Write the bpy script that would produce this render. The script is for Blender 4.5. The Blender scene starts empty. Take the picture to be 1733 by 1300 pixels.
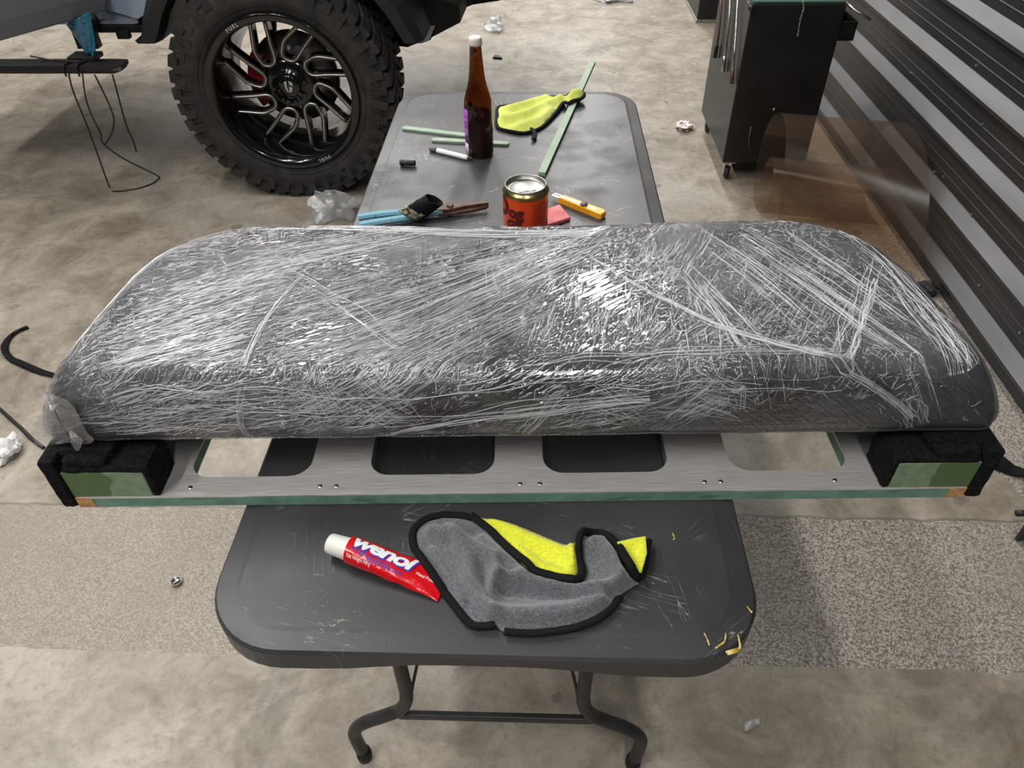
import bpy, bmesh, math, random
from mathutils import Vector, Matrix, geometry, noise
from mathutils.bvhtree import BVHTree
R = math.radians
rnd = random.Random(7)
scene = bpy.context.scene
COL = scene.collection

# ------------------------------------------------------------------ camera, light, exposure
cam_data = bpy.data.cameras.new('camera')
cam_data.sensor_width = 36.0
cam_data.lens = 36.0 * 1258.5 / 1733.0
cam_data.clip_start = 0.02
cam = bpy.data.objects.new('camera', cam_data)
COL.objects.link(cam)
cm = Matrix([[0.999466, -0.01231, 0.030261], [0.030793, 0.66436, -0.746778], [-0.010912, 0.747311, 0.664385]]).to_4x4()
cm.translation = (0, 0, 1.566)
cam.matrix_world = cm
scene.camera = cam

world = bpy.data.worlds.new('workshop_ambient')
scene.world = world
world.use_nodes = True
world.node_tree.nodes['Background'].inputs[0].default_value = (0.95, 0.97, 1.0, 1)
world.node_tree.nodes['Background'].inputs[1].default_value = 0.058

def ceiling_strip(x, y, power, w=0.20, l=2.0, z=4.3):
    d = bpy.data.lights.new('ceiling_strip', 'AREA')
    d.shape = 'RECTANGLE'; d.size = w; d.size_y = l
    d.energy = power; d.color = (1.0, 0.98, 0.95)
    o = bpy.data.objects.new('ceiling_strip', d)
    o.location = (x, y, z)
    COL.objects.link(o)
for lx, ly, lp in ((-3.2, -1.0, 150), (-1.7, -1.0, 150), (-3.2, 2.0, 165), (-1.7, 2.0, 150), (-3.2, 5.0, 180), (-1.7, 5.0, 165),
                   (-3.2, 8.0, 180), (-1.7, 8.0, 180), (-3.2, 11.0, 180), (-1.7, 11.0, 180),
                   (0.5, 5.4, 210), (0.5, 9.4, 330), (0.5, -1.6, 150), (0.5, 13.0, 330)):
    ceiling_strip(lx, ly, lp)

vs = scene.view_settings
vs.view_transform = 'Standard'; vs.look = 'None'; vs.exposure = -1.1; vs.gamma = 1.0
vs.use_curve_mapping = False

# ------------------------------------------------------------------ materials
class NT:
    def __init__(s, name):
        s.m = bpy.data.materials.new(name); s.m.use_nodes = True
        s.t = s.m.node_tree; s.t.nodes.clear()
        s.out = s.t.nodes.new('ShaderNodeOutputMaterial')
    def n(s, typ, **kw):
        nd = s.t.nodes.new('ShaderNode' + typ)
        for k, v in kw.items():
            if k.startswith('_'): setattr(nd, k[1:], v)
        for k, v in kw.items():
            if not k.startswith('_'):
                key = k.replace('__', ' ')
                s.put(nd.inputs[int(key[1:]) if key[0] == 'i' and key[1:].isdigit() else key], v)
        return nd
    def put(s, sock, v):
        if hasattr(v, 'is_linked') or isinstance(v, bpy.types.NodeSocket): s.t.links.new(v, sock)
        elif isinstance(v, bpy.types.Node): s.t.links.new(v.outputs[0], sock)
        else:
            if sock.type == 'RGBA' and len(v) == 3: v = (*v, 1)
            sock.default_value = v
    def math(s, op, a, b=0.0, c=0.0, clamp=False):
        return s.n('Math', _operation=op, _use_clamp=clamp, i0=a, i1=b, i2=c).outputs[0]
    def mix(s, f, a, b):
        nd = s.t.nodes.new('ShaderNodeMix'); nd.data_type = 'RGBA'
        s.put(nd.inputs[0], f); s.put(nd.inputs[6], a); s.put(nd.inputs[7], b)
        return nd.outputs[2]
    def coord(s, which='Object'):
        return s.n('TexCoord').outputs[which]
    def map(s, vec, scale=(1, 1, 1), rot=(0, 0, 0), loc=(0, 0, 0)):
        return s.n('Mapping', Vector=vec, Scale=scale, Rotation=rot, Location=loc).outputs[0]
    def noise(s, vec, scale, detail=3.0, rough=0.55, dist=0.0):
        return s.n('TexNoise', Vector=vec, Scale=scale, Detail=detail, Roughness=rough, Distortion=dist).outputs[0]
    def ramp(s, f, a, b, clamp=True):
        return s.n('MapRange', _clamp=clamp, i0=f, i1=a, i2=b).outputs[0]
    def bump(s, h, strength, dist, normal=None):
        b = s.n('Bump', Strength=strength, Distance=dist, Height=h)
        if normal is not None: s.put(b.inputs['Normal'], normal)
        return b.outputs[0]
    def bsdf(s, **kw):
        b = s.t.nodes.new('ShaderNodeBsdfPrincipled')
        for k, v in kw.items(): s.put(b.inputs[k.replace('__', ' ')], v)
        return b
    def done(s, sh):
        s.t.links.new(sh.outputs[0] if isinstance(sh, bpy.types.Node) else sh, s.out.inputs[0])
        return s.m

def plain(name, col, rough=0.5, metal=0.0, col2=None, nscale=20.0, lo=0.4, hi=0.65, bump=None, spec=0.5, sheen=0.0, coat=0.0):
    t = NT(name); co = t.coord()
    c = col
    if col2 is not None: c = t.mix(t.ramp(t.noise(co, nscale, 4.0), lo, hi), col, col2)
    kw = dict(Base__Color=c, Roughness=rough, Metallic=metal)
    kw['Specular IOR Level'] = spec
    if sheen: kw['Sheen Weight'] = sheen; kw['Sheen Roughness'] = 0.4
    if coat: kw['Coat Weight'] = coat; kw['Coat Roughness'] = 0.08
    if bump: kw['Normal'] = t.bump(t.noise(co, bump[0], 4.0), bump[1], bump[2])
    return t.done(t.bsdf(**kw))

def floor_material():
    t = NT('concrete_floor'); co = t.coord()
    sep = t.n('SeparateXYZ', Vector=co)
    X, Y = sep.outputs[0], sep.outputs[1]
    big = t.noise(co, 0.9, 5.0, 0.6, 0.6)
    mid = t.noise(co, 5.5, 9.0, 0.70, 0.5)
    fine = t.noise(co, 46.0, 8.0, 0.78)
    col = t.mix(t.ramp(mid, 0.36, 0.64), (0.165, 0.137, 0.100), (0.37, 0.325, 0.265))
    col = t.mix(t.math('MULTIPLY', t.ramp(big, 0.48, 0.72), 0.75), col, (0.41, 0.385, 0.345))
    col = t.mix(t.math('MULTIPLY', t.ramp(fine, 0.50, 0.70), 0.62), col, (0.115, 0.10, 0.078))
    # blotches and dark drips
    blot = t.noise(t.map(co, (1, 1, 1), (0, 0, 0), (3.1, 7.7, 0)), 2.2, 5.0, 0.7, 1.0)
    col = t.mix(t.math('MULTIPLY', t.ramp(blot, 0.56, 0.70), 0.62), col, (0.10, 0.092, 0.078))
    wv = t.n('TexNoise', Vector=co, Scale=26.0, Detail=3.0).outputs['Color']
    wco = t.n('VectorMath', _operation='MULTIPLY_ADD', i0=wv, i1=(0.05, 0.05, 0.0), i2=co).outputs[0]
    vor = t.n('TexVoronoi', _voronoi_dimensions='2D', Vector=wco, Scale=5.0, Randomness=1.0)
    vc = t.n('SeparateColor', Color=vor.outputs['Color'])
    size = t.math('MULTIPLY', t.math('GREATER_THAN', vc.outputs[1], 0.66), t.math('ADD', 0.02, t.math('MULTIPLY', vc.outputs[0], 0.11)))
    spot = t.math('LESS_THAN', vor.outputs['Distance'], size)
    col = t.mix(t.math('MULTIPLY', spot, t.math('ADD', 0.15, t.math('MULTIPLY', vc.outputs[2], 0.5))), col, (0.085, 0.075, 0.065))
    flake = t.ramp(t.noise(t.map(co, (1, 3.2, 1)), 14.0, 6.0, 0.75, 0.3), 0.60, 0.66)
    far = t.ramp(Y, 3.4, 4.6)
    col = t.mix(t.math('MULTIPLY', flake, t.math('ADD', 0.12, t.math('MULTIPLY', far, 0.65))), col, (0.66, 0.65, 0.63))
    # washed aggregate band across the floor and along the wall
    wob = t.math('MULTIPLY', t.math('SUBTRACT', t.noise(co, 9.0, 3.0), 0.5), 0.03)
    Yw = t.math('ADD', Y, wob)
    def step(v, a): return t.math('GREATER_THAN', v, a)
    band = t.math('MULTIPLY', step(Yw, 0.832), t.math('SUBTRACT', 1.0, step(Yw, 1.246)))
    dx = t.math('SUBTRACT', X, 1.05); dy = t.math('SUBTRACT', Y, 1.30)
    disc = t.math('GREATER_THAN', t.math('SQRT', t.math('ADD', t.math('MULTIPLY', dx, dx), t.math('MULTIPLY', dy, dy))), 0.26)
    strip = t.math('MULTIPLY', t.math('MULTIPLY', step(X, 1.02), step(Y, 1.2)), t.math('MULTIPLY', disc, t.math('SUBTRACT', 1.0, step(Yw, 2.70))))
    agg = t.math('MAXIMUM', band, strip)
    chip = t.n('TexVoronoi', Vector=co, Scale=290.0, Randomness=1.0)
    cs = t.n('SeparateColor', Color=chip.outputs['Color'])
    acol = t.mix(t.ramp(cs.outputs[0], 0.15, 0.9), (0.115, 0.10, 0.083), (0.46, 0.415, 0.36))
    acol = t.mix(t.math('MULTIPLY', t.ramp(t.noise(co, 3.0, 4.0), 0.42, 0.68), 0.5), acol, (0.20, 0.18, 0.16))
    left = t.ramp(X, 0.3, -0.9)
    acol = t.mix(t.math('MULTIPLY', left, 0.6), acol, (0.265, 0.228, 0.18))
    col = t.mix(agg, col, acol)
    edge = t.math('MULTIPLY', t.math('LESS_THAN', t.math('ABSOLUTE', t.math('SUBTRACT', Yw, 1.248)), 0.004), 0.6)
    col = t.mix(edge, col, (0.10, 0.09, 0.08))
    rough = t.math('ADD', t.math('MULTIPLY', t.ramp(mid, 0.3, 0.7), -0.16), t.math('ADD', 0.50, t.math('MULTIPLY', agg, 0.22)))
    h = t.math('ADD', t.math('MULTIPLY', fine, 0.5), t.math('MULTIPLY', t.math('MULTIPLY', cs.outputs[1], agg), 0.6))
    b = t.bsdf(Base__Color=col, Roughness=rough, Normal=t.bump(h, 0.5, 0.006))
    b.inputs['Specular IOR Level'].default_value = 0.55
    return t.done(b)

def table_material():
    t = NT('worn_black_plastic'); co = t.coord()
    base = t.mix(t.ramp(t.noise(co, 3.5, 5.0), 0.35, 0.7), (0.026, 0.0255, 0.0275), (0.052, 0.051, 0.055))
    pits = t.ramp(t.noise(co, 150.0, 3.0, 0.7), 0.68, 0.76)
    pm = t.ramp(t.noise(co, 6.0, 3.0), 0.5, 0.68)
    col = t.mix(t.math('MULTIPLY', t.math('MULTIPLY', pits, pm), 0.6), base, (0.30, 0.29, 0.27))
    for k, (ang, off) in enumerate(((0.3, 0.0), (-0.7, 3.7), (1.35, 8.1))):
        v = t.map(t.map(co, (1, 1, 1), (0, 0, ang), (off, off, 0)), (2.2, 26.0, 1))
        s1 = t.noise(v, 3.0, 2.0, 0.5, 0.2)
        ridge = t.ramp(t.math('ABSOLUTE', t.math('SUBTRACT', s1, 0.5)), 0.008, 0.0)
        gate = t.ramp(t.noise(t.map(co, (1, 1, 1), (0, 0, 0), (off * 2, 1, 0)), 9.0, 2.0), 0.585, 0.65)
        col = t.mix(t.math('MULTIPLY', t.math('MULTIPLY', ridge, gate), 0.6), col, (0.42, 0.40, 0.37))
    smear = t.math('MULTIPLY', t.ramp(t.noise(co, 60.0, 4.0, 0.75, 1.5), 0.60, 0.70), t.ramp(t.noise(t.map(co, (1, 1, 1), (0, 0, 0), (5, 2, 0)), 7.5, 2.0), 0.64, 0.72))
    col = t.mix(t.math('MULTIPLY', smear, 0.7), col, (0.40, 0.38, 0.30))
    n = t.bump(t.noise(co, 420.0, 2.0), 0.25, 0.0006)
    return t.done(t.bsdf(Base__Color=col, Roughness=t.math('ADD', 0.40, t.math('MULTIPLY', pm, 0.15)), Normal=n))

def brushed_material():
    t = NT('brushed_laminate'); co = t.coord()
    s1 = t.noise(t.map(co, (6.0, 330.0, 1)), 3.0, 3.0, 0.6)
    col = t.mix(t.ramp(s1, 0.35, 0.65), (0.56, 0.54, 0.53), (0.84, 0.81, 0.79))
    b = t.bsdf(Base__Color=col, Metallic=0.55, Roughness=t.math('ADD', 0.33, t.math('MULTIPLY', s1, 0.2)), Normal=t.bump(s1, 0.5, 0.0006))
    return t.done(b)

def green_board_material():
    t = NT('green_moisture_board'); co = t.coord()
    col = t.mix(t.ramp(t.noise(co, 30.0, 5.0, 0.65), 0.35, 0.7), (0.115, 0.235, 0.175), (0.20, 0.36, 0.275))
    col = t.mix(t.math('MULTIPLY', t.ramp(t.noise(t.map(co, (1, 1, 6)), 12.0, 3.0), 0.58, 0.7), 0.6), col, (0.045, 0.10, 0.065))
    return t.done(t.bsdf(Base__Color=col, Roughness=0.65))

def painted_face_material():
    t = NT('green_board_face'); co = t.coord()
    col = t.mix(t.ramp(t.noise(co, 60.0, 4.0), 0.35, 0.7), (0.17, 0.25, 0.15), (0.25, 0.34, 0.22))
    col = t.mix(t.ramp(t.math('ADD', t.math('ABSOLUTE', t.n('SeparateXYZ', Vector=co).outputs[0]), t.math('MULTIPLY', t.noise(co, 28.0, 2.0), 0.05)), 0.596, 0.600), col, (0.095, 0.155, 0.06))
    return t.done(t.bsdf(Base__Color=col, Roughness=0.6))

def film_material():
    """stretch film: clear sheet, two glossy faces, drawn into fine creases"""
    t = NT('stretch_film')
    uv = t.n('UVMap', _uv_map='unrolled').outputs[0]
    sep = t.n('SeparateXYZ', Vector=uv); U, V = sep.outputs[0], sep.outputs[1]
    total = None
    def streak(ang, along, across, seed, lo, hi):
        v = t.map(t.map(uv, (1, 1, 1), (0, 0, -ang), (seed, seed * 0.7, 0)), (along, across, 1))
        nz = t.noise(v, 1.0, 3.0, 0.6, 0.25)
        return t.ramp(t.math('ABSOLUTE', t.math('SUBTRACT', nz, 0.5)), hi, lo)
    sL = t.ramp(U, -0.12, -0.24)
    sR = t.ramp(U, 0.14, 0.30)
    sC = t.math('SUBTRACT', 1.0, t.math('MAXIMUM', sL, sR))
    patch1 = t.ramp(t.noise(uv, 7.0, 2.0), 0.42, 0.56)
    patch2 = t.ramp(t.noise(t.map(uv, (1, 1, 1), (0, 0, 0), (4, 9, 0)), 8.0, 2.0), 0.42, 0.58)
    a1 = streak(0.42, 16.0, 170.0, 1.0, 0.0, 0.10)
    a2 = streak(0.62, 9.0, 120.0, 2.3, 0.0, 0.07)
    a3 = streak(-0.72, 9.0, 130.0, 5.1, 0.0, 0.07)
    a4 = streak(0.95, 18.0, 150.0, 7.9, 0.0, 0.08)
    a5 = streak(0.05, 7.0, 130.0, 9.9, 0.0, 0.08)
    cr = t.n('TexVoronoi', Vector=t.map(uv, (1, 1.5, 1)), Scale=75.0, Randomness=1.0).outputs['Distance']
    h = t.math('MULTIPLY', t.math('ADD', t.math('MULTIPLY', a1, 1.5), t.math('MULTIPLY', a5, patch2)), sL)
    h = t.math('ADD', h, t.math('MULTIPLY', t.math('ADD', a2, t.math('MULTIPLY', t.math('MULTIPLY', a4, patch1), 0.6)), t.math('MULTIPLY', sC, 0.8)))
    h = t.math('ADD', h, t.math('MULTIPLY', t.math('ADD', t.math('MULTIPLY', a3, 0.8), t.math('MULTIPLY', t.math('ADD', a4, a5), 0.35)), t.math('MULTIPLY', sR, 0.8)))
    h = t.math('ADD', h, t.math('MULTIPLY', t.math('MULTIPLY', cr, patch1), 0.8))
    nrm = t.bump(h, 1.0, 0.0011)
    lay = t.n('LayerWeight', Blend=0.35, Normal=nrm)
    fac = t.math('ADD', 0.10, t.math('MULTIPLY', lay.outputs['Fresnel'], 0.75), clamp=True)
    g = t.n('BsdfGlossy', Color=(1, 1, 1), Roughness=0.10, Normal=nrm)
    tr = t.n('BsdfTransparent', Color=(0.93, 0.94, 0.96))
    mx = t.n('MixShader', i0=fac, i1=tr.outputs[0], i2=g.outputs[0])
    # a faint milky veil in patches, slightly stronger towards the left
    df = t.n('BsdfDiffuse', Color=(0.75, 0.77, 0.82))
    veil = t.math('ADD', 0.018, t.math('MULTIPLY', t.math('ADD', t.math('MULTIPLY', sL, 0.3), patch1), 0.04))
    mx2 = t.n('MixShader', i0=veil, i1=mx.outputs[0], i2=df.outputs[0])
    return t.done(mx2)

def thin_film(name, tint, gloss=0.18, veil=0.08, bump=(40.0, 1.0, 0.004), rough=0.12, vcol=(0.8, 0.82, 0.85), fres=0.7):
    t = NT(name); co = t.coord()
    nrm = t.bump(t.noise(co, bump[0], 3.0, 0.6, 0.6), bump[1], bump[2])
    lay = t.n('LayerWeight', Blend=0.3, Normal=nrm)
    fac = t.math('ADD', gloss * 0.5, t.math('MULTIPLY', lay.outputs['Fresnel'], fres), clamp=True)
    g = t.n('BsdfGlossy', Color=(1, 1, 1), Roughness=rough, Normal=nrm)
    tr = t.n('BsdfTransparent', Color=tint)
    mx = t.n('MixShader', i0=fac, i1=tr.outputs[0], i2=g.outputs[0])
    df = t.n('BsdfDiffuse', Color=vcol)
    mx2 = t.n('MixShader', i0=veil, i1=mx.outputs[0], i2=df.outputs[0])
    return t.done(mx2)

def glass_material():
    t = NT('amber_glass')
    b = t.bsdf(Base__Color=(0.40, 0.17, 0.03), Roughness=0.03, IOR=1.5)
    b.inputs['Transmission Weight'].default_value = 1.0
    return t.done(b)

def wall_material():
    t = NT('dark_cladding_paint'); co = t.coord()
    col = t.mix(t.ramp(t.noise(t.map(co, (1, 0.15, 1)), 14.0, 4.0), 0.35, 0.7), (0.060, 0.060, 0.063), (0.085, 0.084, 0.086))
    r = t.math('ADD', 0.36, t.math('MULTIPLY', t.noise(t.map(co, (1, 0.4, 1)), 6.0, 3.0), 0.14))
    return t.done(t.bsdf(Base__Color=col, Roughness=r, Metallic=0.75))

M = {}
M['floor'] = floor_material(); M['table'] = table_material(); M['brushed'] = brushed_material()
M['green'] = green_board_material(); M['face'] = painted_face_material(); M['film'] = film_material()
M['glass'] = glass_material(); M['wall'] = wall_material()
M['crease_glint'] = None
def crease_glint_material():
    t = NT('bunched_film_glints')
    df = t.n('BsdfDiffuse', Color=(0.86, 0.87, 0.90)); tl = t.n('BsdfTranslucent', Color=(0.8, 0.8, 0.84))  # near-white colour paints glints onto the film creases
    g = t.n('BsdfGlossy', Color=(1, 1, 1), Roughness=0.3); tr = t.n('BsdfTransparent', Color=(1, 1, 1))
    m1 = t.n('MixShader', i0=0.35, i1=df.outputs[0], i2=tl.outputs[0])
    m2 = t.n('MixShader', i0=0.3, i1=m1.outputs[0], i2=g.outputs[0])
    m3 = t.n('MixShader', i0=0.12, i1=m2.outputs[0], i2=tr.outputs[0])
    return t.done(m3)
M['crease_glint'] = crease_glint_material()
M['litter_film'] = thin_film('clear_plastic', (0.94, 0.95, 0.96), 0.2, 0.12, (60.0, 1.0, 0.006), 0.18)
M['blue_film'] = thin_film('blue_masking_film', (0.03, 0.42, 0.62), 0.2, 0.30, (26.0, 1.0, 0.01), 0.15, (0.02, 0.30, 0.46))
M['tint_sheet'] = thin_film('smoky_brown_acetate', (0.80, 0.71, 0.63), 0.02, 0.05, (3.0, 0.1, 0.002), 0.22, (0.40, 0.30, 0.24), 0.16)
M['cushion'] = plain('charcoal_upholstery', (0.021, 0.022, 0.026), 0.6, 0, (0.036, 0.037, 0.043), 9.0, bump=(500.0, 0.3, 0.0008))
M['seam'] = plain('seam_thread', (0.010, 0.010, 0.012), 0.7)
M['felt'] = plain('black_felt', (0.006, 0.006, 0.0065), 0.95, 0, (0.016, 0.0155, 0.016), 160.0, bump=(260.0, 1.0, 0.004), spec=0.15)
M['bare'] = plain('chipped_wood', (0.42, 0.20, 0.075), 0.8, 0, (0.62, 0.36, 0.16), 60.0)
M['screw'] = plain('zinc_screw', (0.62, 0.61, 0.60), 0.3, 1.0)
M['steel_black'] = plain('black_tube_steel', (0.020, 0.021, 0.023), 0.42, 0.0, (0.035, 0.035, 0.037), 30.0)
M['steel'] = plain('worn_chrome', (0.55, 0.54, 0.52), 0.3, 1.0, (0.32, 0.30, 0.28), 60.0)
M['rubber'] = plain('tyre_rubber', (0.021, 0.0195, 0.019), 0.78, 0, (0.036, 0.033, 0.031), 18.0, bump=(90.0, 0.25, 0.002), spec=0.3)
M['gloss_black'] = plain('gloss_black_alloy', (0.0045, 0.0045, 0.005), 0.16, 0.0, coat=0.5)
M['milled'] = plain('milled_alloy', (0.78, 0.74, 0.70), 0.34, 1.0)
M['silver_print'] = plain('silver_lettering', (0.62, 0.62, 0.62), 0.4, 0.8)
M['red_brake'] = plain('red_caliper', (0.33, 0.008, 0.010), 0.35)
M['disc'] = plain('brake_disc', (0.5, 0.5, 0.5), 0.35, 1.0)
M['black_plastic'] = plain('black_plastic', (0.010, 0.010, 0.011), 0.55)
M['underbody'] = plain('underbody_black', (0.0045, 0.0045, 0.005), 0.7, spec=0.3)
M['body_paint'] = plain('blue_grey_paint', (0.27, 0.32, 0.41), 0.22, 0.35, coat=0.6)
M['door_paint'] = plain('matt_grey_paint', (0.19, 0.20, 0.225), 0.42, 0.3)
M['cabinet'] = plain('black_cabinet_paint', (0.0065, 0.0068, 0.0075), 0.38, 0.0, (0.0105, 0.0105, 0.011), 8.0)
M['cabinet_mat'] = plain('green_cabinet_mat', (0.012, 0.06, 0.045), 0.7)
M['grey_fleece'] = plain('grey_microfibre', (0.105, 0.110, 0.120), 0.95, 0, (0.175, 0.18, 0.195), 300.0, bump=(520.0, 1.0, 0.0016), spec=0.1, sheen=0.6)
M['yellow_fleece'] = plain('yellow_microfibre', (0.66, 0.69, 0.035), 0.95, 0, (0.80, 0.82, 0.07), 260.0, bump=(420.0, 1.0, 0.0018), spec=0.1, sheen=0.3)
M['old_yellow'] = plain('soiled_yellow_microfibre', (0.50, 0.56, 0.09), 0.95, 0, (0.64, 0.70, 0.16), 22.0, 0.35, 0.6, bump=(420.0, 1.0, 0.0018), spec=0.1, sheen=0.3)
M['hem'] = plain('black_hem', (0.007, 0.007, 0.0075), 0.85, bump=(300.0, 0.8, 0.0014), spec=0.2)
M['tube_red'] = plain('red_tube', (0.62, 0.006, 0.012), 0.22, 0, coat=0.4, bump=(30.0, 0.5, 0.006))
M['white_cap'] = plain('ivory_plastic', (0.72, 0.72, 0.66), 0.4)
M['white'] = plain('white_print', (0.80, 0.80, 0.80), 0.4)
M['blue_print'] = plain('blue_print', (0.055, 0.035, 0.33), 0.4)
M['can_red'] = plain('orange_red_tin', (0.86, 0.075, 0.010), 0.3, 0.15, coat=0.3)
M['gold'] = plain('gold_rim', (0.70, 0.56, 0.20), 0.25, 1.0, (0.35, 0.26, 0.08), 70.0)
M['tin'] = plain('tinplate', (0.36, 0.355, 0.33), 0.42, 1.0)
M['maroon'] = plain('maroon_print', (0.10, 0.004, 0.004), 0.4)
M['cap_white'] = plain('white_cap', (0.72, 0.66, 0.63), 0.5)
M['label_purple'] = plain('purple_label', (0.27, 0.055, 0.36), 0.45)
M['label_pale'] = plain('pale_label', (0.62, 0.46, 0.66), 0.5)
M['stick_green'] = plain('pale_green_paint', (0.235, 0.33, 0.235), 0.6, 0, (0.30, 0.385, 0.285), 50.0)
M['stick_edge'] = plain('dark_green_edge', (0.022, 0.062, 0.036), 0.7)
M['cutter'] = plain('yellow_orange_plastic', (0.80, 0.36, 0.012), 0.4)
M['grey_knob'] = plain('grey_plastic', (0.10, 0.10, 0.09), 0.5)
M['red_plastic'] = plain('dusty_red_plastic', (0.56, 0.055, 0.065), 0.5, 0, (0.66, 0.16, 0.17), 30.0)
M['snip_blue'] = plain('chipped_blue_enamel', (0.17, 0.37, 0.46), 0.4, 0, (0.035, 0.045, 0.05), 90.0, 0.66, 0.69)
M['rust'] = plain('brown_oxide_steel', (0.075, 0.038, 0.026), 0.5, 0.3, (0.12, 0.07, 0.05), 40.0)
M['glue'] = plain('dried_glue', (0.38, 0.37, 0.27), 0.8, 0, (0.03, 0.03, 0.028), 120.0, 0.45, 0.6, bump=(150.0, 1.0, 0.004))
M['cable'] = plain('black_cable', (0.010, 0.010, 0.011), 0.5)
M['paper'] = plain('white_paper', (0.74, 0.74, 0.74), 0.8)
M['wrapper'] = plain('red_white_wrapper', (0.75, 0.75, 0.74), 0.4, 0, (0.6, 0.08, 0.09), 45.0, 0.58, 0.6)
M['yellow_glue'] = plain('yellow_glue', (0.42, 0.31, 0.03), 0.5, 0, (0.60, 0.52, 0.25), 80.0)

# ------------------------------------------------------------------ geometry helpers
def link(o, parent=None):
    COL.objects.link(o)
    if parent is not None: o.parent = parent
    return o

def tag(o, label, cat, group=None, kind=None):
    o['label'] = label
    if cat: o['category'] = cat
    if group: o['group'] = group
    if kind: o['kind'] = kind
    return o

def thing(name, label, cat, loc=(0, 0, 0), rz=0.0, group=None):
    o = bpy.data.objects.new(name, None)
    o.empty_display_size = 0.05
    o.location = loc; o.rotation_euler = (0, 0, rz)
    COL.objects.link(o)
    return tag(o, label, cat, group)

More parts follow.
